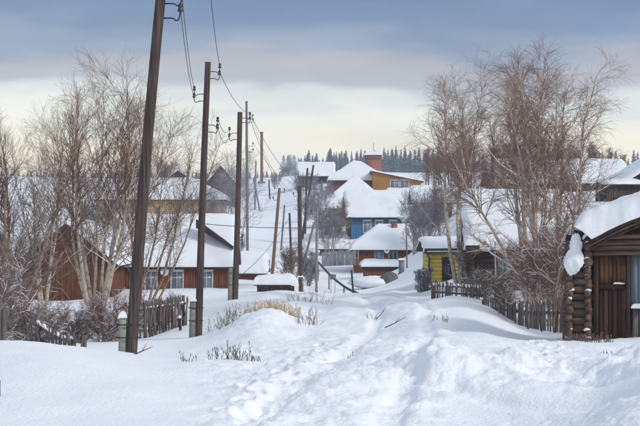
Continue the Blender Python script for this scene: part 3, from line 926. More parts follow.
# cambered roof: three layers of boards, then snow
prof = [(586, 242), (592, 239.2), (600, 235), (609, 230.2), (618, 225.8), (627, 221.8), (640, 217), (660, 210), (690, 201), (720, 208), (745, 220)]
ppx = np.array([p[0] for p in prof], float); ppz = np.array([p[1] for p in prof], float)
def zprof(x):
    return np.interp(x, [lx(p) for p in ppx], [lz(p) for p in ppz])
for k in range(3):
    xs = np.linspace(lx(588.5 - 1.0 * k + 2), lx(745), 40)
    Xg, Yg = np.meshgrid(xs, np.linspace(-.46 - .10 * k, 4.2, 3))
    off = -.20 + .072 * k + .006 * np.sin(Xg * 9 + k)
    V, Q = grid_solid(Xg, Yg, zprof(Xg) + off + .062, zprof(Xg) + off)
    mobj("roof_board", np_mesh("roof_board", V, Q), DARKW if k != 1 else LOGM, barn)
for k in range(24):
    xa = lx(591) + k * .155; xb = xa + .15
    zc = min(float(zprof(xa)), float(zprof(xb))) - .14
    MB().box(xa, xb + .006, .012, .03, lz(245), max(zc, lz(244))).build("backing", DARKW, barn)
    if zc > lz(237):
        MB().box(xa, xb, -.03 - .008 * (k % 2), .01, lz(238.5), zc).build("plank", DOORL, barn)
roofz = lambda x, y: zprof(x) + .012 + 0 * y
def zsnowtop(x):
    return np.interp(x, [lx(p) for p in (574, 577, 582, 590, 600, 612, 625, 640, 670, 700, 740)], [lz(p) for p in (224, 219, 214, 210.5, 206.5, 201.5, 197, 192, 180, 178, 194)])
u = np.linspace(0, 1, 80); v = np.linspace(0, 1, 60)
U, Vv = np.meshgrid(u, v); Xg = lx(575) + (lx(742) - lx(575)) * U ** 1.3; Yg = -.66 + 4.9 * Vv ** 1.3
bot = np.where(Xg < lx(590), np.interp(Xg, [lx(575), lx(582), lx(590)], [lz(227), lz(231), lz(238)]), zprof(Xg) + .012)
ex = np.clip((Xg - lx(575)) / .22, 0, 1); ey = np.clip((Yg + .66) / .42, 0, 1)
pe = np.sqrt(np.clip(1 - (1 - ex) ** 2, 0, 1)) * np.sqrt(np.clip(1 - (1 - ey) ** 2, 0, 1))
th = (zsnowtop(Xg) - bot + .10 * fbm(Xg * 1.3, Yg * .9 + 3, 3)) * np.maximum(pe, .04)
front = 1 - np.clip(Vv / .06, 0, 1)
Ysh = Yg + .07 * fbm(Xg * 2.2, Yg + 1, 3) * (1 - np.clip(Vv * 5, 0, 1))
V, Q = grid_solid(Xg, Ysh, bot + np.maximum(th, .015), bot)
mobj("snow", np_mesh("snow", V, Q, smooth=True), SNOW, barn)
# stub beam and the lump of snow hanging below it
MB().beam((lx(574), -.25, lz(232)), (lx(592), -.2, lz(236)), .12, .10).build("beam", DARKW, barn)
MB().beam((lx(583.5), -.30, lz(241)), (lx(592), -.30, lz(229)), .06, .07).build("brace", DARKW, barn)
m2 = snow_sheet(-.16, .16, -.05, .05, lambda x, y: 0 * x, .05, 2, 18, 8, edge=.04, rag=.01)
so = mobj("snow", m2, SNOW, barn); so.location = (lx(588.3), -.30, lz(234)); so.rotation_euler = (0, -math.radians(52), 0)
bm = bmesh.new(); bmesh.ops.create_icosphere(bm, subdivisions=4, radius=1)
for v_ in bm.verts:
    z = v_.co.z; t_ = (1 - z) / 2
    wx = np.interp(t_, [0, .15, .4, .7, .9, 1], [.55, .75, .62, 1.15, .95, .6])
    nz = fbm(np.array([v_.co.x * 1.9 + z * 1.3 + 4]), np.array([v_.co.y * 1.9 + z * 3.1]), 4)[0] * 1.7
    v_.co.x = v_.co.x * .20 * wx * (1 + .3 * nz) + .05 * np.interp(t_, [0, .5, 1], [.9, -.2, -1.4])
    v_.co.y = v_.co.y * .13 * wx * (1 + .2 * nz)
    v_.co.z = z * .44 * (1 + .1 * nz)
me = bpy.data.meshes.new("snow"); bm.to_mesh(me); bm.free()
for p in me.polygons: p.use_smooth = True
so = mobj("snow", me, SNOW, barn); so.location = (lx(575), -.34, lz(254))
MB().box(lx(566), lx(745), 3.7, 3.8, -1, lz(236)).build("wall", DARKW, barn)
MB().box(lx(744), lx(745), 0, 3.7, -1, lz(238)).build("wall", DARKW, barn)


# ------------------------------------------------------------------ poles and wires
HOOKS = {}
def hook(root, z, side, size=1.0, y=0.0, shaftx=0.0):
    """S-shaped iron hook with a bell insulator, side = -1 left, +1 right"""
    s = size
    pts = []
    for a in np.linspace(0, 1, 9):
        if a < .35: pts.append((shaftx + side * (.08 + .16 * a / .35 * s), y, z))
        else:
            th = (a - .35) / .65 * math.pi * .5
            pts.append((shaftx + side * (.08 + .16 * s + .12 * s * math.sin(th)), y, z - .07 * s * math.sin(2 * th) + .13 * s * (1 - math.cos(th))))
    mb = MB(); mb.tube(pts, 0.014 * max(1, s), 6)
    h = mb.build("hook", IRON, root)
    tip = Vector(pts[-1])
    m2 = MB(); m2.lathe([(0.001, -.03), (.045 * s, -.025), (.052 * s, .015), (.03 * s, .035), (.038 * s, .06), (.045 * s, .085), (.028 * s, .12), (0.001, .13)], tip, 10)
    m2.build("insulator", INS, h, True)
    return root.matrix_world @ tip + Vector((0, 0, .06))


def utility_pole(name, label, base_px, base_D, top_px, top_py, r0, r1, mat=None, hooks=(), stub=None, group=None, cat="pole", lean_y=0.0, hs=1.0, cap=False):
    D = base_D
    x = X_(base_px, D); zb = gz(x, D)
    t = thing(name, label, cat, (x, D, zb), 0, group)
    bpy.context.view_layer.update()
    tx = X_(top_px, D) - x; tz = Z_(top_py, D) - zb
    n = 14
    bend = random.uniform(-.03, .03)
    def axis(z):
        s = z / tz
        return Vector((tx * s + bend * math.sin(s * math.pi), lean_y * s, z))
    mb = MB(); mb.tube([axis(tz * s) for s in np.linspace(-.06, 1, n)], [(r0 + (r1 - r0) * s) * random.uniform(.97, 1.03) for s in np.linspace(0, 1, n)], 14)
    mb.build("shaft", mat or POLE, t, True)
    if cap:
        m2 = MB(); a = axis(tz); m2.lathe([(r1 * 1.05, 0.0), (r1 * .9, .04), (0.001, .07)], a, 10); m2.build("snow", SNOW, t, True)
    tips = []
    t.matrix_world = Matrix.Translation((x, D, zb))
    for py, side in hooks:
        z = Z_(py, D) - zb
        a = axis(z)
        s = z / tz; rr = r0 + (r1 - r0) * s
        tips.append(hook(t, z, side, hs, a.y, a.x + side * (rr - .08)))
    if stub:
        dx, top_z, w = stub
        m3 = MB(); m3.hexa([(dx - w, -w, -.5), (dx + w, -w, -.5), (dx + w, w, -.5), (dx - w, w, -.5)], [(dx * .82 - w * .95, -w, top_z), (dx * .82 + w * .95, -w, top_z), (dx * .82 + w * .95, w, top_z), (dx * .82 - w * .95, w, top_z)])
        st = m3.build("stub_post", CONC, t)
        for zz in (top_z * .45, top_z * .82):
            a = axis(zz); cxm = (a.x + dx * .9) / 2; hw = abs(a.x - dx * .9) / 2 + max(w, r0) + .012
            m4 = MB(); m4.tube([(cxm + hw * math.cos(q), max(w, r0) * 1.08 * math.sin(q), zz) for q in np.linspace(0, 2 * math.pi, 17)], .012, 5)
            m4.build("wire_binding", IRON, t)
        m5 = snow_sheet(dx * .82 - w * 1.25, dx * .82 + w * 1.25, -w * 1.3, w * 1.3, lambda x_, y_: top_z + 0 * x_, .13, 1, 14, 14, edge=.10, rag=.02)
        mobj("snow", m5, SNOW, st)
    return t, tips


p1, h1 = utility_pole("utility_pole", "nearest thick leaning wooden pole at left with concrete stub post", 131, 27, 165.5, -52, 0.108, 0.088,
                      hooks=((3.5, 1), (18, 1), (-30, 1), (-38, -1)), stub=(-.17, .62, .065), group="wooden power poles along the lane", hs=1.05)
p2, h2 = utility_pole("utility_pole", "second tall wooden pole with hooks both sides and square stub post", 198.5, 46, 208, 62, 0.115, 0.092,
                      hooks=((71.5, 1), (78.5, 1), (94, -1), (101, -1), (125, 1), (132, 1)), stub=(-.20, 1.05, .095), group="wooden power poles along the lane", hs=1.0)
p3, h3 = utility_pole("utility_pole", "third dark wooden pole before the brown shed", 235, 70, 240, 112, 0.145, 0.115,
                      hooks=((118, 1), (122.5, 1), (133, -1), (139.5, -1)), stub=(-.24, 1.5, .10), group="wooden power poles along the lane", hs=1.25)
p4, h4 = utility_pole("utility_pole", "pale brown leaning pole rising behind the woodpile", 271, 92, 279.5, 188, 0.115, 0.085, POLE_B,
                      hooks=((192, 1), (200, -1)), group="poles in the dip", hs=.85)
p5, h5 = utility_pole("utility_pole", "stout dark pole with many insulators and a stub in the dip", 301, 90, 299.5, 186, 0.15, 0.12,
                      hooks=((190, 1), (196, -1), (206, 1)), stub=(-.02 + .0, 0.9, .12), group="poles in the dip", hs=.85)
mb = MB()
mb.tube([(X_(314.5, 91) - p5.location.x, .9, Z_(222, 91) - p5.location.z), (X_(301.5, 91) - p5.location.x, .25, Z_(272, 91) - p5.location.z)], 0.07, 8)
mb.build("brace", POLE_G, p5)
p6, h6 = utility_pole("utility_pole", "thin dark pole between pale leaning pole and stout pole", 292, 100, 289.5, 213, 0.09, 0.07, hooks=(), group="poles in the dip")
p9, h9 = utility_pole("utility_pole", "slim pale concrete pole right of the stout dark pole", 316.5, 88, 317.2, 206, 0.085, 0.065, POLE_G, hooks=((214, -1), (214, 1)), group="poles in the dip", hs=1.0)
p7, h7 = utility_pole("utility_pole", "far upright pole of the crossed pair up the lane", 305, 172, 307.5, 168, 0.15, 0.12, POLE, hooks=((176, 1), (183, -1)), group="poles up the hill", hs=1.0)
p8, h8 = utility_pole("utility_pole", "far leaning pole of the crossed pair up the lane", 302, 166, 313.5, 165, 0.15, 0.11, POLE, hooks=(), group="poles up the hill", hs=1.8)
p10, h10 = utility_pole("utility_pole", "tall grey pole just right of the third dark pole", 247.5, 128, 246.5, 101, 0.13, 0.10, POLE_G, hooks=((118, 1), (122, 1), (146, 1), (152, 1)), group="poles up the hill", hs=1.5)
p11, h11 = utility_pole("utility_pole", "short grey upright pole on the far left of the hill road", 255, 230, 256, 161, 0.16, 0.12, POLE_G, hooks=(), group="poles up the hill")
p12, h12 = utility_pole("utility_pole", "short grey slanting pole beside the far upright one on the hill road", 260, 228, 253.5, 178, 0.14, 0.11, POLE_G, hooks=(), group="poles up the hill")
utility_pole("utility_pole", "thin leaning grey pole halfway up the hill road", 281, 150, 284.5, 205, 0.10, 0.08, POLE_G, hooks=(), group="poles up the hill")
utility_pole("utility_pole", "small thin dark pole high up the hill road", 270, 260, 269, 180, 0.15, 0.12, POLE, hooks=(), group="poles up the hill")
p13, h13 = utility_pole("utility_pole", "slim brown pole right of the small blue-windowed house", 407, 108, 406, 219, 0.055, 0.045, POLE_B, hooks=(), group="poles in the dip")
p14, h14 = utility_pole("utility_pole", "short black pole among the right birches before the long barn", 491, 104, 493, 148, 0.16, 0.13, POLE, hooks=(), group="poles among the right birches")
p15, h15 = utility_pole("utility_pole", "thin short dark post in the snow by the black pipe", 353.5, 88, 351.5, 270, 0.06, 0.055, IRON, hooks=(), group="poles in the dip")


def wire(a, b, sag, label, r=0.008, n=24):
    a, b = Vector(a), Vector(b)
    pts = [a.lerp(b, s) - Vector((0, 0, sag * 4 * s * (1 - s))) for s in np.linspace(0, 1, n)]
    mb = MB(); mb.tube(pts, r, 5)
    o = mb.build("power_wire", WIRE, None, True)
    tag(o, label, "wire", "overhead wires")
    return o


ext = Vector((-1.6, 3.0, 3.4))
wire(h1[0], h2[2], .25, "upper overhead wire from the nearest pole to left hooks of the second pole")
wire(h1[1], h2[3], .30, "lower overhead wire from the nearest pole to left hooks of the second pole")
wire(h1[2] + Vector((.35, 0, .6)), h2[0], .35, "overhead wire coming down from above to right hooks of the second pole", 0.009)
wire(h2[1], h3[0], .30, "overhead wire from upper right hooks of second pole to third pole", 0.010)
wire(h2[4], h3[2], .30, "upper overhead wire from low right hooks of second pole to third pole left side", 0.010)
wire(h2[5], h3[3], .45, "lower overhead wire from low right hooks of second pole to third pole left side", 0.010)
wire(h3[1], h4[0], .5, "overhead wire from right side of third pole down to pale leaning pole", 0.011)
wire(h3[0], h5[0], .6, "overhead wire from third pole top down to stout dark pole", 0.011)
wire(h10[1], h5[1], 1.0, "sagging wire from tall grey pole to stout dark pole", 0.011)
wire(h10[2], h7[1], 1.2, "sagging wire from tall grey pole up the hill to crossed poles", 0.013)
wire(h5[2], h7[0], .8, "wire from stout dark pole up the hill to crossed poles", 0.012)
wire(at(200, 223.5, 86), at(372, 222.0, 118), .35, "nearly level cable crossing the lane in front of the hill", 0.022)
wire(at(236, 279, 70.2), h6 and h6[0] or at(290, 216, 100), .4, "thin stay wire slanting from third pole to the thin dark pole", 0.012)
wire(at(232, 291, 69.9) if False else h9[1], at(406, 221, 108), .4, "wire from pale concrete pole to slim brown pole", 0.011)

# rust coloured smoke stack on the horizon
D = 352
x = X_(261.7, D); zb = gz(x, D)
t = thing("smokestack", "tall thin rust coloured smokestack standing on the far hilltop", "chimney", (x, D, zb - .3))
h = Z_(132, D) - zb + .3
MB().tube([(0, 0, 0), (0, 0, h * .5), (0, 0, h)], [.36, .33, .31], 12).build("pipe", RUSTPIPE, t, True)
MB().lathe([(.34, h - .25), (.39, h - .2), (.39, h), (.30, h + .02)], (0, 0, 0), 12).build("rim", IRON, t)
MB().box(-.8, .8, -.8, .8, 0, .8).build("plinth", BRICK, t)

# ------------------------------------------------------------------ fences
def picket_mesh(w, h, th, pointed, seed):
    rr = random.Random(seed)
    mb = MB(); w0 = w / 2; t = rr.uniform(-.02, .02)
    if pointed:
        mb.add([(-w0, 0, 0), (w0, 0, 0), (w0 + t, 0, h - w * .7), (t, 0, h), (-w0 + t, 0, h - w * .7), (-w0, th, 0), (w0, th, 0), (w0 + t, th, h - w * .7), (t, th, h), (-w0 + t, th, h - w * .7)],
               [(0, 1, 2, 4), (6, 5, 9, 7), (1, 6, 7, 2), (5, 0, 4, 9), (2, 7, 8, 3), (3, 8, 9, 4), (5, 6, 1, 0)], [(2, 3, 4), (9, 8, 7)])
    else:
        c = rr.uniform(-.04, .04)
        mb.hexa([(-w0, 0, 0), (w0, 0, 0), (w0, th, 0), (-w0, th, 0)], [(-w0 + t, 0, h - c), (w0 + t, 0, h + c), (w0 + t, th, h + c), (-w0 + t, th, h - c)])
    return np_mesh("picket", mb.V, mb.Q, mb.T)


def fence(name, label, A, B, spacing, pw, ph, mat, lean=0.05, pointed=False, posts=3, gap=0.0, bury=0.35, snow=0.0, jit=.08, group=None, topz=None):
    A = Vector((A[0], A[1], 0)); B = Vector((B[0], B[1], 0)); d = (B - A); L = d.length; d.normalize()
    rz = math.atan2(d.y, d.x)
    t = thing(name, label, "fence", (A.x, A.y, gz(A.x, A.y)), rz, group)
    z0 = t.location.z
    ms = [picket_mesh(pw * random.uniform(.85, 1.12), ph + bury + random.uniform(-jit, jit), .022, pointed, i) for i in range(7)]
    n = int(L / spacing)
    def g(s):
        p = A + d * s; z = gz(p.x, p.y) - z0
        return z if topz is None else topz(s) - z0 - ph
    for k in range(n):
        s = (k + .5) * spacing
        if random.random() < gap: continue
        o = mobj("picket", ms[k % 7], mat, t)
        o.location = (s, random.uniform(-.012, .012) - .03, g(s) - bury)
        o.rotation_euler = (random.gauss(0, lean * .5), random.gauss(0, lean), 0)
    for f in (.25, .75):
        mb = MB(); k = 12
        for i in range(k):
            a, b2 = L * i / k, L * (i + 1) / k
            mb.beam((a, .025, g(a) + ph * f), (b2, .025, g(b2) + ph * f), .045, .07)
        ro = mb.build("rail", mat, t)
        if snow and f > .5:
            sm = MB()
            for i in range(int(L / .35)):
                a = i * .35 + random.uniform(0, .1); b2 = a + random.uniform(.15, .34)
                sm.tube([(a, .03, g(a) + ph * f + .04), ((a + b2) / 2, .03, g(a) + ph * f + .055), (b2, .03, g(b2) + ph * f + .04)], [.012, snow, .012], 7)
            sm.build("snow", SNOW, ro, True)["kind"] = "stuff"
    for i in range(posts):
        s = L * (i + .0) / max(1, posts - 1)
        mb = MB(); mb.tube([(s, .10, g(s) - bury), (s + random.uniform(-.04, .04), .10, g(s) + ph * 1.02)], [.06, .055], 9)
        mb.build("post", mat, t)
    return t


fence("picket_fence", "dark weathered picket fence below the right birches", (X_(483, 51), 51), (X_(592, 37.5), 37.5), .125, .10, 1.12, PICKET, lean=.035, posts=6, gap=.03, snow=.035,
      topz=lambda s: np.interp(s, [0, 6, 14], [Z_(299, 51), Z_(303, 45), Z_(300, 38)]))
# sticks leaning on the fence
for i, (px, D, py0, py1, dx) in enumerate(((528, 43, 302, 334, -9), (541, 42, 300, 336, -7), (552, 41, 298, 338, 6), (563, 40, 296, 338, -5), (572, 39, 300, 338, -8))):
    x = X_(px, D); z = gz(x, D)
    o = MB().tube([(0, 0, -.15), (X_(320 + dx / 2, D), .05, (Z_(py0, D) - z) * .5), (X_(320 + dx, D), .12, Z_(py0, D) - z)], [.028, .024, .016], 7).build("leaning_stick", GREYW, None, True)
    o.location = (x, D - .35, z)
    tag(o, "bare grey stick leaning against the dark picket fence", "stick", "sticks leaning on the picket fence")
fence("garden_railing", "low snow laden railing before the yellow house", (X_(431, 58), 58), (X_(482, 54), 54), .13, .06, .50, PICKET, lean=.05, posts=4, snow=.085, gap=.12,
      topz=lambda s: np.interp(s, [0, 4], [Z_(282, 58), Z_(285, 54)]))
fence("broken_fence", "row of snowy short pickets leaning behind the left snow bank", (X_(33, 35), 35), (X_(80, 33), 33), .085, .05, .52, PICKET, lean=.22, posts=2, snow=.05, gap=.1,
      topz=lambda s: np.interp(s, [0, 1.3], [Z_(318, 35), Z_(336, 33)]))
fence("old_picket_fence", "ragged leaning picket fence between the first two poles", (X_(128, 47), 47), (X_(186, 53), 53), .12, .085, 1.05, PICKET, lean=.16, posts=3, snow=.04, gap=.22,
      topz=lambda s: np.interp(s, [0, 6], [Z_(304, 47), Z_(296, 53)]))
fence("grey_fence", "pale grey fence across the yard left of the small house", (X_(322, 126), 126), (X_(357, 121), 121), .2, .16, .85, PALEW, lean=.02, posts=4, snow=.05,
      topz=lambda s: np.interp(s, [0, 6], [Z_(252, 126), Z_(250, 121)]))
t = thing("fence_post", "grey board post at the left edge behind the snow bank", "post", (X_(2, 31), 31, gz(X_(2, 31), 31)))
hh = Z_(305, 31) - t.location.z
for i, dx in enumerate((-.07, .035)):
    MB().hexa([(dx - .05, -.02, -.3), (dx + .05, -.02, -.3), (dx + .05, .02, -.3), (dx - .05, .02, -.3)], [(dx - .045, -.02, hh - .1 * i), (dx + .05, -.02, hh + .03), (dx + .05, .02, hh + .03), (dx - .045, .02, hh - .1 * i)]).build("board", GREYW, t)
for (px, D, py, lab) in ((181, 50, 318, "leaning short snow capped post just left of second pole"),):
    x = X_(px, D); z = gz(x, D)
    t = thing("short_post", lab, "post", (x, D, z))
    MB().tube([(0, 0, -.3), (-.05, 0, Z_(py, D) - z)], [.05, .045], 9).build("shaft", DARKW, t)
    MB().lathe([(.05, 0), (.07, .02), (.05, .08), (.001, .1)], (-.05, 0, Z_(py, D) - z - .01), 9).build("snow", SNOW, t, True)
t = thing("dark_post", "short dark post at the left picture edge in the near snow", "post", (X_(-1.5, 16), 16, gz(X_(-1.5, 16), 16)))
MB().tube([(0, 0, -.3), (.0, 0, .17)], [.022, .02], 8).build("shaft", IRON, t)

# ------------------------------------------------------------------ woodpile, tarp, box, pipe
D = 85
x0, x1 = X_(254, D), X_(297.5, D)
zg = min(gz(x0, D), gz(x1, D))
wp = thing("woodpile", "stack of firewood under a thick rounded slab of snow", "woodpile", ((x0 + x1) / 2, D, zg))
wl = x1 - x0; ztop = Z_(285.5, D) - zg
lmesh = [log_mesh(.5, .07, 8, .003, 50 + i) for i in range(4)]
nr = max(3, int((ztop + .3) / .135))
for r_ in range(nr):
    n = int((wl - .3) / .145)
    for k in range(n):
        o = mobj("log", lmesh[(k + r_) % 4], LOGEND, wp)
        o.location = (-wl / 2 + .22 + k * .145 + (.07 if r_ % 2 else 0), random.uniform(-.03, .03), -.2 + r_ * .128)
        o.rotation_euler = (random.uniform(0, 3), 0, math.pi / 2); q_ = random.uniform(.72, 1.12); o.scale = (random.uniform(.85, 1.1), q_, q_)
MB().box(-wl / 2 + .18, wl / 2 - .18, -.12, .15, -.4, ztop - .02).build("filling", DARKROOF, wp)
MB().box(-wl / 2, wl / 2, -.35, .45, ztop, ztop + .04).build("cover_board", DARKW, wp)
mobj("snow", snow_sheet(-wl / 2 - .06, wl / 2 + .06, -.5, .62, lambda x, y: ztop + .045 + 0 * x - .12 * ss(.7, 1.25, x), .58, 8, 50, 24, edge=.36, rag=.05), SNOW, wp)

D = 99
x = X_(388, D); zg = gz(x, D)
t = thing("tarp_heap", "grey-green tarpaulin over a rounded heap beside the grey box", "heap", (x, D, zg))
bm = bmesh.new(); bmesh.ops.create_icosphere(bm, subdivisions=4, radius=1)
for v_ in bm.verts:
    c = v_.co.copy(); nz = fbm(np.array([c.x * 1.6 + 3]), np.array([c.y * 1.4 + c.z * 1.8]), 3)[0]
    v_.co = Vector((c.x * .62 * (1 + .15 * nz) + .18 * c.z, c.y * .6, c.z * .62 * (1 + .12 * nz) + .12))
me = bpy.data.meshes.new("tarp"); bm.to_mesh(me); bm.free()
for p in me.polygons: p.use_smooth = True
mobj("tarp", me, TARP, t)
bm = bmesh.new(); bmesh.ops.create_icosphere(bm, subdivisions=4, radius=1)
for v_ in bm.verts:
    c = v_.co.copy(); nz = fbm(np.array([c.x * 1.6 + 3]), np.array([c.y * 1.4 + c.z * 1.8]), 3)[0]
    v_.co = Vector((c.x * 1.7 * (1 + .2 * nz) - .9, c.y * 1.2 + .5, c.z * .42 * (1 + .35 * nz) + .02))
me = bpy.data.meshes.new("snow"); bm.to_mesh(me); bm.free()
for p in me.polygons: p.use_smooth = True
mobj("snow", me, SNOW, t)

D = 104
x = X_(401.5, D); zg = gz(x, D)
t = thing("utility_cabinet", "upright grey metal cabinet before the small house", "cabinet", (x, D, zg))
hh = Z_(261, D) - zg
MB().box(-.19, .19, -.2, .2, 0, hh).build("body", METAL, t)
MB().box(-.15, .15, -.222, -.203, .2, hh - .12).build("door", METAL, t)
MB().box(-.22, .22, -.24, .22, hh + .002, hh + .05).build("lid", METAL, t)
mobj("snow", snow_sheet(-.25, .25, -.25, .25, lambda x, y: hh + .052 + 0 * x, .12, 1, 14, 14, edge=.1, rag=.02), SNOW, t)
MB().box(-.24, .24, -.25, .25, -.4, -.002).build("plinth", CONC, t)

D = 94
x = X_(333, D); zg = gz(x, D)
t = thing("letter_box", "small grey-green box on two thin legs beside the black pipe", "box", (x, D, zg))
hh = Z_(274.5, D) - zg
for s in (-1, 1): MB().tube([(s * .12, 0, -.3), (s * .12, 0, hh - .3)], .02, 6).build("leg", METAL, t)
MB().box(-.18, .18, -.1, .1, hh - .3, hh - .04).build("body", TARP, t)
MB().hexa([(-.2, -.13, hh - .038), (.2, -.13, hh - .038), (.2, .13, hh - .038), (-.2, .13, hh - .038)], [(-.2, -.02, hh + .03), (.2, -.02, hh + .03), (.2, .02, hh + .03), (-.2, .02, hh + .03)]).build("lid", METAL, t)

pts = [(318, 262, 112), (323, 267.5, 106), (329, 274, 100.5), (336, 280.5, 96), (344, 286.5, 92), (352, 291, 89), (358, 293.5, 86.5)]
t = thing("heating_pipe", "black wrapped pipe slanting down through the snow past the small house", "pipe", at(*pts[3]))
BW = M("black_wrap", (0.022, 0.022, 0.026), .7, (0.05, 0.05, 0.055), (4, 4, 4))
org = at(*pts[3])
MB().tube([at(*p) - org for p in pts], .075, 10).build("pipe", BW, t, True)
for k in (0, 2, 4):
    q = at(*pts[k]) - org; g_ = gz(at(*pts[k]).x, pts[k][2]) - org.z
    if q.z - .05 > g_ - .3:
        MB().tube([(q.x, q.y, g_ - .3), (q.x, q.y, q.z)], .045, 7).build("support", GREYW, t)

# ------------------------------------------------------------------ trees
def tubes(P, R, sides):
    """P (B,n,3), R (B,n) -> verts, quads"""
    B, n, _ = P.shape
    T = np.empty_like(P); T[:, 1:-1] = P[:, 2:] - P[:, :-2]; T[:, 0] = P[:, 1] - P[:, 0]; T[:, -1] = P[:, -1] - P[:, -2]
    T /= np.linalg.norm(T, axis=2, keepdims=True) + 1e-9
    ref = np.where(np.abs(T[:, :1, 2:3]) > .9, np.array([1., 0, 0]), np.array([0, 0, 1.]))
    A = np.cross(T, np.broadcast_to(ref, T.shape)); A /= np.linalg.norm(A, axis=2, keepdims=True) + 1e-9
    C = np.cross(T, A)
    th = 2 * np.pi * np.arange(sides) / sides
    V = P[:, :, None, :] + R[:, :, None, None] * (A[:, :, None, :] * np.cos(th)[:, None] + C[:, :, None, :] * np.sin(th)[:, None])
    i = np.arange(B * n * sides).reshape(B, n, sides)
    j = np.roll(i, -1, axis=2)
    Q = np.stack([i[:, :-1], j[:, :-1], j[:, 1:], i[:, 1:]], -1).reshape(-1, 4)
    return V.reshape(-1, 3), Q


def join(parts):
    Vs, Qs, o = [], [], 0
    for V, Q in parts:
        Vs.append(V); Qs.append(Q + o); o += len(V)
    return np.concatenate(Vs), np.concatenate(Qs)


def grow(r, P, R, count, t0, t1, a0, a1, len0, len1, n, up, wig, rr, rtip, jit=.35):
    """children of the branches P; length from len0 (at t0) to len1 (at t1)"""
    B, m, _ = P.shape
    t = (np.arange(count)[None, :] + r.uniform(0, 1, (B, count))) / count
    t = t0 + (t1 - t0) * t
    f = t * (m - 1); i = np.clip(np.floor(f).astype(int), 0, m - 2); fr = (f - i)[..., None]
    bi = np.arange(B)[:, None]
    pos = P[bi, i] * (1 - fr) + P[bi, i + 1] * fr
    tan = P[bi, i + 1] - P[bi, i]; tan /= np.linalg.norm(tan, axis=2, keepdims=True) + 1e-9
    pr = R[bi, i] * (1 - fr[..., 0]) + R[bi, i + 1] * fr[..., 0]
    rnd = r.normal(size=tan.shape); perp = rnd - (rnd * tan).sum(2, keepdims=True) * tan
    perp /= np.linalg.norm(perp, axis=2, keepdims=True) + 1e-9
    a = r.uniform(a0, a1, t.shape)[..., None]
    d = np.cos(a) * tan + np.sin(a) * perp
    s = (t - t0) / max(t1 - t0, 1e-6)
    Ln = (len0 + (len1 - len0) * s) * r.uniform(1 - jit, 1 + jit, t.shape)
    C = B * count
    d = d.reshape(C, 3); pos = pos.reshape(C, 3); Ln = Ln.reshape(C); pr = pr.reshape(C)
    out = np.empty((C, n, 3)); out[:, 0] = pos
    st = (Ln / (n - 1))[:, None]
    for k in range(1, n):
        d = d + np.array([0, 0, up]) + r.normal(size=d.shape) * wig
        d /= np.linalg.norm(d, axis=1, keepdims=True) + 1e-9
        out[:, k] = out[:, k - 1] + d * st
    r0 = np.maximum(pr * rr, rtip * 1.15)
    tt = np.linspace(0, 1, n)[None, :]
    Rr = r0[:, None] * (1 - tt) ** .8 + rtip * tt
    return out, Rr


def snow_on(P, R, r, frac, k=1.15, sides=5, H=1e9):
    """snow lying along the upper side of the flatter branches"""
    d = P[:, -1] - P[:, 0]; flat = np.abs(d[:, 2]) / (np.linalg.norm(d, axis=1) + 1e-9)
    keep = (flat < .86) & (r.uniform(0, 1, len(P)) < frac * np.clip(1.25 - 2.0 * P[:, 0, 2] / H, 0.02, 1))
    P2, R2 = P[keep].copy(), R[keep]
    if len(P2) == 0: return None
    P2[:, :, 2] += R2 * .75 + .004
    w = np.linspace(0, 1, P2.shape[1])[None, :]
    R3 = R2 * k * (.75 + .5 * r.uniform(0, 1, R2.shape)) * np.minimum(1, 6 * (1 - w) + .3) + .003
    return tubes(P2, R3, sides)


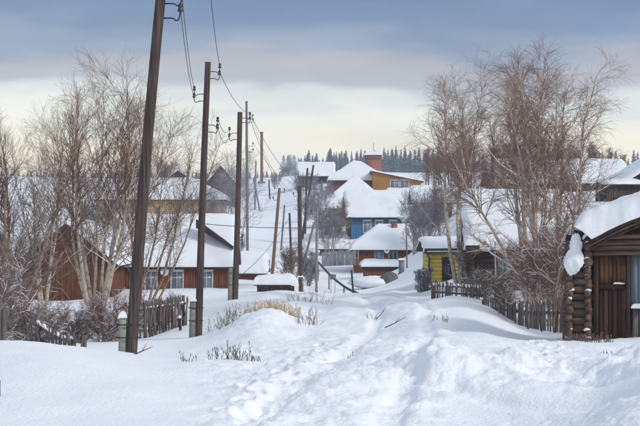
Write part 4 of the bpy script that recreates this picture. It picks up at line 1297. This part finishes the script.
def tree_meshes(seed, H, stems=3, spread=.25, base_r=.1, limbs=12, limb_len=(.42, .12), limb_a=(.45, .85), limb_up=.12, sub=9, sub_len=(.13, .06), sub_a=(.4, .9), sub_up=.05,
                tw=8, tw_len=(.055, .03), tw_up=.02, t_low=.25, tip=.0035, wig=.10, stem_up=.10, snow=(.5, .35, .0), twig_r=.0042, lean=(0, 0), bush=0, k=1.15, tn=3):
    """returns trunk, crown and snow meshes of a bare tree, H metres tall"""
    r = np.random.default_rng(seed)
    n = 12
    P = np.empty((stems, n, 3)); R = np.empty((stems, n))
    for s in range(stems):
        az = 2 * np.pi * (s + r.uniform(-.3, .3)) / stems; sp = spread * r.uniform(.15, 1.2) if stems > 1 else spread * .3
        h = H * (1 if s == 0 else r.uniform(.72, .98)) * 1.03
        d = np.array([math.cos(az) * sp + lean[0], math.sin(az) * sp + lean[1], 1.0]); d /= np.linalg.norm(d)
        p = np.array([math.cos(az), math.sin(az), 0]) * base_r * (1.0 if stems > 1 else 0)
        P[s, 0] = p + np.array([0, 0, -.35]); st = h / (n - 1)
        for k_ in range(1, n):
            d = d + np.array([0, 0, stem_up]) + r.normal(size=3) * wig * .5; d /= np.linalg.norm(d)
            P[s, k_] = P[s, k_ - 1] + d * st
        tt = np.linspace(0, 1, n)
        R[s] = base_r * r.uniform(.7, 1.05) * (1 - tt) ** .85 + .007
        R[s, 0] *= 1.25
    Lm, Rm = grow(r, P, R, limbs, t_low, .97, limb_a[0], limb_a[1], H * limb_len[0], H * limb_len[1], 8, limb_up, wig, .42, .004)
    Sb, Rs = grow(r, Lm, Rm, sub, .12, .98, sub_a[0], sub_a[1], H * sub_len[0], H * sub_len[1], 5, sub_up, wig * 1.1, .58, .0030)
    S0, R0 = grow(r, P[:, 5:], R[:, 5:], sub * 3, .1, 1.0, .3, .8, H * sub_len[0] * 1.2, H * sub_len[1], 5, sub_up * 1.5, wig, .5, .0036)
    Tw, Rt = grow(r, np.concatenate([Sb, S0]), np.concatenate([Rs, R0]), tw, .10, 1.0, .35, .85, H * tw_len[0], H * tw_len[1], tn, tw_up, wig * 1.2, .7, twig_r)
    Rt = np.maximum(Rt, twig_r)
    trunk = join([tubes(P, R, 9), tubes(Lm, Rm, 5)])
    crown = join([tubes(Sb, Rs, 3), tubes(S0, R0, 3), tubes(Tw, Rt, 3)])
    hh_ = H if bush == 0 else 1e9
    sn = [q for q in (snow_on(Lm, Rm, r, snow[0], k, 5, hh_), snow_on(Sb, Rs, r, snow[1], k * 1.2, 4, hh_), snow_on(Tw, Rt, r, snow[2], k * 1.4, 3, hh_)) if q is not None]
    return trunk, crown, (join(sn) if sn else None)


def put_tree(name, label, px, D, py_top, cat="tree", group=None, trunk_m=None, crown_m=None, H=None, rz=0, sc=1.0, **kw):
    x = X_(px, D); z = gz(x, D)
    if H is None: H = Z_(py_top, D) - z
    t = thing(name, label, cat, (x, D, z), rz, group)
    tr, cr, sn = tree_meshes(H=H, **kw)
    # scale so that the top of the crown reaches the wanted height
    zt = np.percentile(cr[0][:, 2], 99.6); f = H / zt
    for part in (tr, cr, sn):
        if part is not None: part[0][:] *= np.array([f ** .6, f ** .6, f])
    mobj("trunk", np_mesh("trunk", *tr, smooth=True), trunk_m or BARKP, t)
    mobj("crown", np_mesh("crown", *cr), crown_m or TWIG, t)["kind"] = "stuff"
    if sn is not None: mobj("snow", np_mesh("snow", *sn), SNOW_B, t)["kind"] = "stuff"
    return t


LB = dict(limb_up=.06, sub_up=.05, tw_up=.06)
GL = "birches in the left garden"
put_tree("birch_tree", "big many-stemmed birch with pale trunks left of the nearest pole", 97, 60, 60, group=GL, seed=31, stems=9, spread=.50, base_r=.09, limbs=7, limb_len=(.32, .13), limb_a=(.45, 1.0),
         sub=8, sub_len=(.15, .07), tw=9, tw_len=(.065, .045), t_low=.24, crown_m=TWIGP, snow=(.4, .25, .0), twig_r=.0027, stem_up=.055, wig=.13, **LB)
put_tree("birch_tree", "leaning birch at the far left picture edge", 8, 56, 112, group=GL, seed=12, stems=6, spread=.45, base_r=.085, limbs=7, limb_len=(.36, .14), limb_a=(.45, 1.0),
         sub=6, sub_len=(.15, .08), tw=8, tw_len=(.07, .045), t_low=.2, crown_m=TWIGP, trunk_m=LIMB, snow=(.4, .25, .0), twig_r=.0027, stem_up=.05, wig=.13, **LB)
put_tree("birch_tree", "slender birch whose twigs reach right behind the nearest pole", 142, 66, 116, group=GL, seed=13, stems=6, spread=.42, base_r=.07, limbs=7, limb_len=(.38, .14), limb_a=(.45, 1.0),
         sub=6, sub_len=(.15, .08), tw=8, tw_len=(.07, .045), t_low=.18, crown_m=TWIGP, trunk_m=LIMB, snow=(.35, .2, .0), twig_r=.0027, stem_up=.05, lean=(.14, 0), wig=.13, **LB)
put_tree("birch_tree", "birch with upright fan of twigs between the left edge and the big birch", 44, 74, 104, group=GL, seed=14, stems=5, spread=.30, base_r=.09, limbs=7, limb_len=(.34, .13), limb_a=(.35, .75),
         sub=6, sub_len=(.14, .07), tw=8, tw_len=(.065, .045), t_low=.32, crown_m=TWIGP, snow=(.3, .2, .0), twig_r=.0027, stem_up=.07, wig=.13, **LB)
for i, (px, D, pyt, lab) in enumerate(((-8, 42, 256, "snowy bare bush at the left edge above the fence post"), (28, 43, 298, "snowy bare bush above the short leaning pickets"), (64, 46, 308, "tangled snowy bush before the pointed barn gable"),
                                       (106, 45, 290, "dense brown bush just left of the nearest pole"), (152, 52, 290, "snowy bush between the first two poles"), (6, 62, 212, "reddish bush in front of the left barn corner"), (92, 52, 300, "brown bush at the foot of the big birch"))):
    put_tree("bush", lab, px, D, pyt, "bush", "bushes in the left garden", seed=40 + i, stems=10, spread=.8, base_r=.018, limbs=7, limb_len=(.45, .22), limb_a=(.4, 1.0), limb_up=.05, sub=7, sub_len=(.24, .12),
             sub_up=.0, tw=6, tw_len=(.13, .07), t_low=.1, crown_m=TWIGR if i in (3, 5) else TWIG, trunk_m=LIMB, snow=(.55, .4, .10), twig_r=.0026, stem_up=.02, k=1.05, bush=1, wig=.2)

RB = dict(limb_up=.08, sub_up=-.03, tw_up=-.14, tn=4)
GR = "tall birches on the right"
put_tree("birch_tree", "tall slender birch left of the right pair above the yellow house", 460, 69, 54, group=GR, seed=21, stems=4, spread=.22, base_r=.12, limbs=11, limb_len=(.28, .10), limb_a=(.5, 1.0),
         sub=7, sub_len=(.12, .06), tw=11, tw_len=(.065, .045), t_low=.26, crown_m=TWIG, snow=(.5, .25, .0), twig_r=.0025, stem_up=.08, wig=.12, **RB)
put_tree("birch_tree", "broad tall birch with reddish twigs above the log house", 534, 56, 44, group=GR, seed=22, stems=6, spread=.36, base_r=.11, limbs=10, limb_len=(.30, .10), limb_a=(.5, 1.0),
         sub=7, sub_len=(.12, .06), tw=11, tw_len=(.065, .045), t_low=.24, crown_m=TWIGR, snow=(.5, .25, .0), twig_r=.0025, stem_up=.075, wig=.12, **RB)
put_tree("birch_tree", "birch spreading to the right above the log barn corner", 560, 52, 58, group=GR, seed=23, stems=5, spread=.34, base_r=.095, limbs=9, limb_len=(.32, .10), limb_a=(.5, 1.0),
         sub=7, sub_len=(.12, .06), tw=11, tw_len=(.065, .045), t_low=.22, crown_m=TWIG, snow=(.5, .25, .0), twig_r=.0025, stem_up=.07, lean=(.02, 0), wig=.12, **RB)
put_tree("birch_tree", "smaller reddish birch standing close behind the broad right birch", 512, 74, 76, group=GR, seed=24, stems=5, spread=.30, base_r=.09, limbs=9, limb_len=(.32, .12), limb_a=(.5, 1.0),
         sub=7, sub_len=(.12, .06), tw=11, tw_len=(.065, .045), t_low=.2, crown_m=TWIGR, snow=(.4, .2, .0), twig_r=.0025, stem_up=.07, wig=.12, **RB)
for i, (px, D, pyt, lab) in enumerate(((500, 54, 268, "low bare bush with snowy branches before the log house"), (549, 51, 226, "thick reddish thicket before the log house wall"), (555, 46, 226, "reddish bush beside the log barn corner"),
                                       (482, 57, 268, "snowy twiggy bush by the railing end"), (474, 68, 240, "twiggy bush against the yellow house"), (570, 47, 208, "brushy bush rising behind the hanging snow lump"))):
    put_tree("bush", lab, px, D, pyt, "bush", "bushes on the right", seed=60 + i, stems=9, spread=.55, base_r=.02, limbs=7, limb_len=(.42, .2), limb_a=(.4, .95), limb_up=.06, sub=7, sub_len=(.2, .10),
             sub_up=.0, tw=6, tw_len=(.10, .06), t_low=.12, crown_m=TWIGR if i in (1, 2, 5) else TWIG, trunk_m=LIMB, snow=(.5, .35, .08), twig_r=.0026, stem_up=.03, k=1.05, bush=1, wig=.18)

# frosted trees and bushes up the hill
for i, (px, D, pyt, lab, fr) in enumerate(((241, 150, 148, "hazy frosted tree behind the third pole", 1), (226, 165, 165, "frosted tree left of the third pole on the hill", 1), (290, 97, 243, "upright dark shrub between the poles in the dip", 0),
                                           (309, 104, 252, "small frosted shrub right of the stout pole", 1), (330, 138, 206, "frosted bush on the bank left of the blue house", 1), (338, 150, 200, "brown frosted bush beside the blue house", 0),
                                           (322, 160, 190, "frosted tree by the crossed poles", 1), (414, 118, 205, "frosted tree right of the small house", 1), (428, 112, 196, "frosted tree over the yellow house roof", 1), (440, 120, 180, "brown tree rising behind the yellow house", 0),
                                           (420, 132, 186, "frosted tree beneath the orange building corner", 1), (300, 236, 171, "frosted tree before the left end of the far grey house", 1), (314, 226, 174, "frosted bush before the middle of the far grey house", 1), (326, 214, 180, "frosted shrub under the snowy hip roof hall", 1), (307, 190, 192, "frosted shrub on the lane behind the crossed poles", 1), (275, 300, 172, "little frosted shrub on the hill road", 1),
                                           (100, 120, 196, "frosted tree behind the brown house roof left end", 1), (205, 128, 192, "frosted tree behind the brown house right end", 1), (160, 200, 160, "hazy tree below the far left peak", 1),
                                           (232, 118, 232, "frosted bush beside the third pole", 1), (423, 70, 268, "small frosted sapling left of the gutter pipe", 1))):
    put_tree("frosted_tree" if D > 100 and pyt < 225 else "bush", lab, px, D, pyt, "tree" if D > 100 and pyt < 225 else "bush", "frosted trees up the hill", seed=80 + i, stems=5, spread=.36, base_r=.05, limbs=8, limb_len=(.42, .16), limb_a=(.4, .85), limb_up=.08,
             sub=7, sub_len=(.18, .09), tw=5, tw_len=(.09, .05), t_low=.12, crown_m=FROST if fr else TWIG, trunk_m=LIMB, snow=(.6, .4, 0), twig_r=.009 if D > 100 else .006, stem_up=.06, k=1.4)

# bare brown wood behind the right birches: a few trees, copied
proto = None
for i in range(26):
    px = 428 + i * 7.6 + random.uniform(-4, 4); D = random.uniform(175, 240)
    x = X_(px, D); z = gz(x, D)
    H = Z_(random.uniform(140, 156), D) - z
    if i < 3:
        t = put_tree("bare_tree", "bare brown tree in the wood behind the right birches", px, D, 0, "tree", "bare wood behind the right birches", H=H, seed=130 + i, stems=2, spread=.15, base_r=.14, limbs=10, limb_len=(.34, .12), sub=7,
                     sub_len=(.14, .08), tw=5, tw_len=(.08, .05), t_low=.2, crown_m=TWIGR, trunk_m=BARKB, snow=(0, 0, 0), twig_r=.014)
        t["h"] = H; del t["h"]
        proto = (proto or []) + [(t, H)]
    else:
        src, h0 = proto[i % 3]
        t = copy_tree(src)
        t.location = (x, D, z); t.rotation_euler = (0, 0, random.uniform(0, 6.28)); t.scale = (H / h0 * random.uniform(1.0, 1.4),) * 2 + (H / h0,)


# spruces
def spruce_meshes(seed, H=14.0):
    r = np.random.default_rng(seed)
    V = []; T = []; V2 = []; T2 = []
    z = H * .06
    while z < H * .985:
        f = 1 - z / H
        L = H * (.17 + .012 * (seed % 6)) * f ** .8 * r.uniform(.72, 1.15) + .16
        n = 9 if f > .3 else 7
        a0 = r.uniform(0, 6.28)
        for k in range(n):
            a = a0 + 2 * np.pi * k / n + r.uniform(-.2, .2); l = L * r.uniform(.55, 1.25)
            d = np.array([math.cos(a), math.sin(a), 0]); s = np.array([-math.sin(a), math.cos(a), 0])
            c = np.array([0, 0, z + r.uniform(-.15, .15)])
            mid = c + d * l * .55 + np.array([0, 0, -.12 * l]); tip = c + d * l + np.array([0, 0, -.34 * l + .05])
            w = l * .30 + .08
            b = len(V); V += [c + np.array([0, 0, .15]), mid + s * w + np.array([0, 0, -.16 * l]), tip, mid - s * w + np.array([0, 0, -.16 * l]), mid + np.array([0, 0, .06 * l])]
            T += [(b, b + 1, b + 4), (b + 1, b + 2, b + 4), (b + 2, b + 3, b + 4), (b + 3, b, b + 4)]
            if r.uniform() < .7:
                b = len(V2); up = np.array([0, 0, .06])
                V2 += [c + d * l * .3 + up + np.array([0, 0, .05]), mid + s * w * .55 + up + np.array([0, 0, -.04 * l]), tip * .9 + mid * .1 + up, mid - s * w * .55 + up + np.array([0, 0, -.04 * l])]
                T2 += [(b, b + 1, b + 2), (b, b + 2, b + 3)]
        z += max(.2, H * .045 * (f * .8 + .25)) * r.uniform(.8, 1.5)
    return np.array(V), np.array(T), np.array(V2), np.array(T2)


sp = []
for i in range(6):
    V, T, V2, T2 = spruce_meshes(200 + i)
    mc = np_mesh("crown", V, None, T); mc.materials.append(NEEDLE)
    ms = np_mesh("snow", V2, None, T2); ms.materials.append(NEEDLES)
    mbt = MB(); mbt.tube([(0, 0, -1), (0, 0, 7), (0, 0, 13.9)], [.2, .13, .02], 6)
    mt = np_mesh("trunk", mbt.V, mbt.Q, mbt.T); mt.materials.append(BARKB)
    sp.append((mt, mc, ms))
def put_spruce(px, D, py_top, wid=1.0):
    x = X_(px, D); z = gz(x, D); H = Z_(py_top, D) - z
    if H < 3: return
    mt, mc, ms = random.choice(sp)
    t = thing("spruce_tree", "dark spruce in the far treeline on the horizon", "tree", (x, D, z), random.uniform(0, 6.28), "far spruces on the horizon")
    s = H / 14.0; t.scale = (s * wid * random.uniform(.9, 1.35), s * wid * random.uniform(.9, 1.35), s)
    mobj("trunk", mt, None, t); mobj("crown", mc, None, t); mobj("snow", ms, None, t)
for px, py in ((284, 156), (289, 154), (299.5, 158), (308, 155), (312.5, 154.5), (316, 155), (323, 157), (330.5, 147.5), (336.5, 151), (341.5, 150.5), (346, 150), (351.5, 151), (357, 150), (361, 148.5), (384, 147), (388, 149), (392, 148), (396, 145.5),
               (401, 149), (405, 146.5), (410, 150), (415, 149), (419, 147), (424, 150), (428, 147.5), (433, 149), (438, 147), (443, 150)):
    put_spruce(px, random.uniform(560, 640), py, random.uniform(.85, 1.1))
for i in range(70):
    px = 283 + i * 2.42 + random.uniform(-1, 1)
    put_spruce(px, random.uniform(640, 760), random.uniform(153, 163) if px < 300 or 318 < px < 328 else random.uniform(149, 161), random.uniform(.9, 1.5))
for i in range(46):
    px = 448 + i * 4.4 + random.uniform(-1.5, 1.5)
    put_spruce(px, random.uniform(560, 700), random.uniform(148, 160), 1.1)
for i in range(70):
    px = -6 + i * 4.2 + random.uniform(-1.5, 1.5)
    put_spruce(px, random.uniform(900, 1050), random.uniform(169.5, 173.5), 1.6)

# ------------------------------------------------------------------ dry weeds and litter in the snow
def weed(px, D, n, h, spread, label, mat=None, group="dry weeds in the snow", name="weed_clump", r0=.006, fine=3):
    x = X_(px, D); z = gz(x, D); r = np.random.default_rng(int(px * 7 + D))
    az = r.uniform(0, 6.28, n); rad = spread * np.sqrt(r.uniform(0, 1, n))
    P = np.empty((n, 5, 3)); bx = rad * np.cos(az); by = rad * np.sin(az)
    zz = ground_z(x + bx, D + by) - z
    d = np.stack([r.normal(0, .28, n), r.normal(0, .28, n), np.ones(n)], 1); d /= np.linalg.norm(d, axis=1, keepdims=True)
    P[:, 0] = np.stack([bx, by, zz - .06], 1); L = h * r.uniform(.35, 1.1, n)
    for k in range(1, 5):
        d = d + r.normal(0, .10, d.shape); d /= np.linalg.norm(d, axis=1, keepdims=True)
        P[:, k] = P[:, k - 1] + d * (L / 4)[:, None]
    R = np.linspace(r0, r0 * .45, 5)[None, :] * r.uniform(.7, 1.3, (n, 1))
    parts = [tubes(P, R, 4)]
    if fine:
        Pt, Rt = grow(r, P, R, fine, .35, 1.0, .3, .9, h * .3, h * .14, 3, .05, .15, .8, r0 * .5)
        parts.append(tubes(Pt, Rt, 3))
    t = thing(name, label, "weeds" if mat is not STRAW else "grass", (x, D, z), 0, group)
    mobj("stems", np_mesh("stems", *join(parts)), mat or WEED, t)["kind"] = "stuff"
    if fine:
        k = r.uniform(0, 1, n) < .4
        k[0] = True
        hd = np.stack([P[k, -1], P[k, -1] + np.array([0, 0, .018]), P[k, -1] + np.array([0, 0, .04])], 1)
        hr = np.tile(np.array([[r0 * .7, r0 * 1.4, r0 * .4]]), (k.sum(), 1))
        mobj("seed_heads", np_mesh("seed_heads", *tubes(hd, hr, 4)), mat or WEED, t)["kind"] = "stuff"
    return t


weed(240, 24.2, 22, .34, .22, "upright dry weeds in the middle foreground snow")
weed(219, 24.4, 14, .24, .22, "sparse dry weeds left of the upright foreground clump")
weed(258, 24.3, 8, .16, .16, "few short dry stalks right of the upright foreground clump")
weed(190, 24.8, 9, .22, .16, "thin dry stalks near the nearest pole's right")
weed(262, 44, 120, .50, .55, "golden dry grass tuft on the snow mound", STRAW, name="grass_tuft")
weed(283, 45, 120, .55, .55, "taller golden grass tuft at the mound's right end", STRAW, name="grass_tuft")
weed(238, 45, 40, .5, .6, "brown dry weeds on the left of the snow mound")
weed(222, 47, 30, .5, .5, "thin brown weeds behind the second pole mound")
weed(250, 50, 40, .5, .9, "loose dry weeds behind the golden grass")
weed(312, 41, 18, .55, .30, "dark dry weed clump right of the snow mound")
weed(301, 40, 8, .35, .2, "small dry stalks just before the dark weed clump")
weed(303, 60, 24, .55, .7, "dry weeds on the far crest of the lane")
weed(320, 58, 14, .5, .5, "sparse weeds on the crest right of the pole line")
weed(372, 44, 7, .3, .18, "few dark stalks on the right side of the lane")
weed(350, 25.3, 4, .25, .06, "single dry stalk standing in trampled snow in the middle", fine=2)
weed(268, 25.5, 3, .10, .05, "tiny stalk in the trampled snow right of the weeds", fine=1)
weed(595, 28.6, 50, .22, .36, "snowy dark seed heads before the barn door")
weed(570, 29.5, 20, .2, .25, "small dark weeds below the log barn corner")
weed(606, 24, 7, .12, .12, "tiny stalks in the snow at far right")
weed(440, 36, 9, .28, .25, "dry stalks on the drift before the railing")
for (px, py, D, a, L, lab) in ((142, 358, 26.3, 20, .38, "broken twig lying in the snow beside the nearest pole"), (395, 331, 36, 25, .55, "short stick poking from the snow right of the lane"), (381, 312, 46, 50, .5, "dark branch sticking from the crest right of the lane")):
    x = X_(px, D); z = gz(x, D)
    mb = MB(); ca, sa = math.cos(math.radians(a)), math.sin(math.radians(a))
    mb.tube([(-L / 2 * ca, 0, -.01), (0, .02, L * .35 * sa + .02), (L / 2 * ca, .05, L * sa + .01)], [.014, .012, .006], 6)
    mb.tube([(0, .02, L * .35 * sa + .02), (L * .22, .0, L * .35 * sa + .16)], [.009, .004], 5)
    o = mb.build("fallen_branch", WEED, None, True); o.location = (x, D, z)
    tag(o, lab, "branch")
# ------------------------------------------------------------------ winter haze
hm = bpy.data.materials.new("haze"); hm.use_nodes = True
hn = hm.node_tree; hn.nodes.clear()
ho = hn.nodes.new("ShaderNodeOutputMaterial"); hv = hn.nodes.new("ShaderNodeVolumePrincipled")
hv.inputs["Color"].default_value = (0.80, 0.88, 1.0, 1); hv.inputs["Density"].default_value = 0.00042; hv.inputs["Anisotropy"].default_value = 0.2
hn.links.new(hv.outputs[0], ho.inputs["Volume"])
hz = MB().box(-4500, 4500, -200, 1640, -25, 46).build("haze", hm)
hz["kind"] = "stuff"; hz["label"] = "thin pale winter haze over the whole village"

def smoke(label, p, size, dens, seed, drift):
    bm = bmesh.new(); bmesh.ops.create_icosphere(bm, subdivisions=3, radius=1)
    for v_ in bm.verts:
        c = v_.co.copy(); nz = fbm(np.array([c.x * 1.5 + seed]), np.array([c.y * 1.5 + c.z * 2]), 3)[0]
        q = c * (1 + .35 * nz)
        v_.co = Vector((q.x * size[0] * (1 + .5 * c.z) + drift * (c.z + .4 * c.z * c.z), q.y * size[1], q.z * size[2] + size[2] * .95))
    me = bpy.data.meshes.new("chimney_smoke"); bm.to_mesh(me); bm.free()
    m = bpy.data.materials.new("smoke"); m.use_nodes = True; t = m.node_tree; t.nodes.clear()
    o_ = t.nodes.new("ShaderNodeOutputMaterial"); v = t.nodes.new("ShaderNodeVolumePrincipled")
    tc = t.nodes.new("ShaderNodeTexCoord"); n = t.nodes.new("ShaderNodeTexNoise"); n.inputs["Scale"].default_value = 1.6 / size[0]; n.inputs["Detail"].default_value = 4
    t.links.new(tc.outputs["Object"], n.inputs["Vector"])
    mr = t.nodes.new("ShaderNodeMapRange"); mr.inputs["From Min"].default_value = .42; mr.inputs["From Max"].default_value = .72; mr.inputs["To Max"].default_value = dens
    t.links.new(n.outputs["Fac"], mr.inputs["Value"]); t.links.new(mr.outputs[0], v.inputs["Density"])
    v.inputs["Color"].default_value = (.95, .97, 1, 1)
    t.links.new(v.outputs[0], o_.inputs["Volume"])
    o = mobj("chimney_smoke", me, m); o.location = p
    o["kind"] = "stuff"; o["label"] = label
    return o


smoke("thin grey smoke rising from the small house chimney", at(393.5, 222, 126.5), (.9, .6, 1.3), 1.3, 2.0, -1.6)
smoke("pale smoke drifting up before the spruces left of the far grey house", at(288, 183, 330), (3.4, 2.5, 3.8), .22, 5.0, -1.5)
print("done")
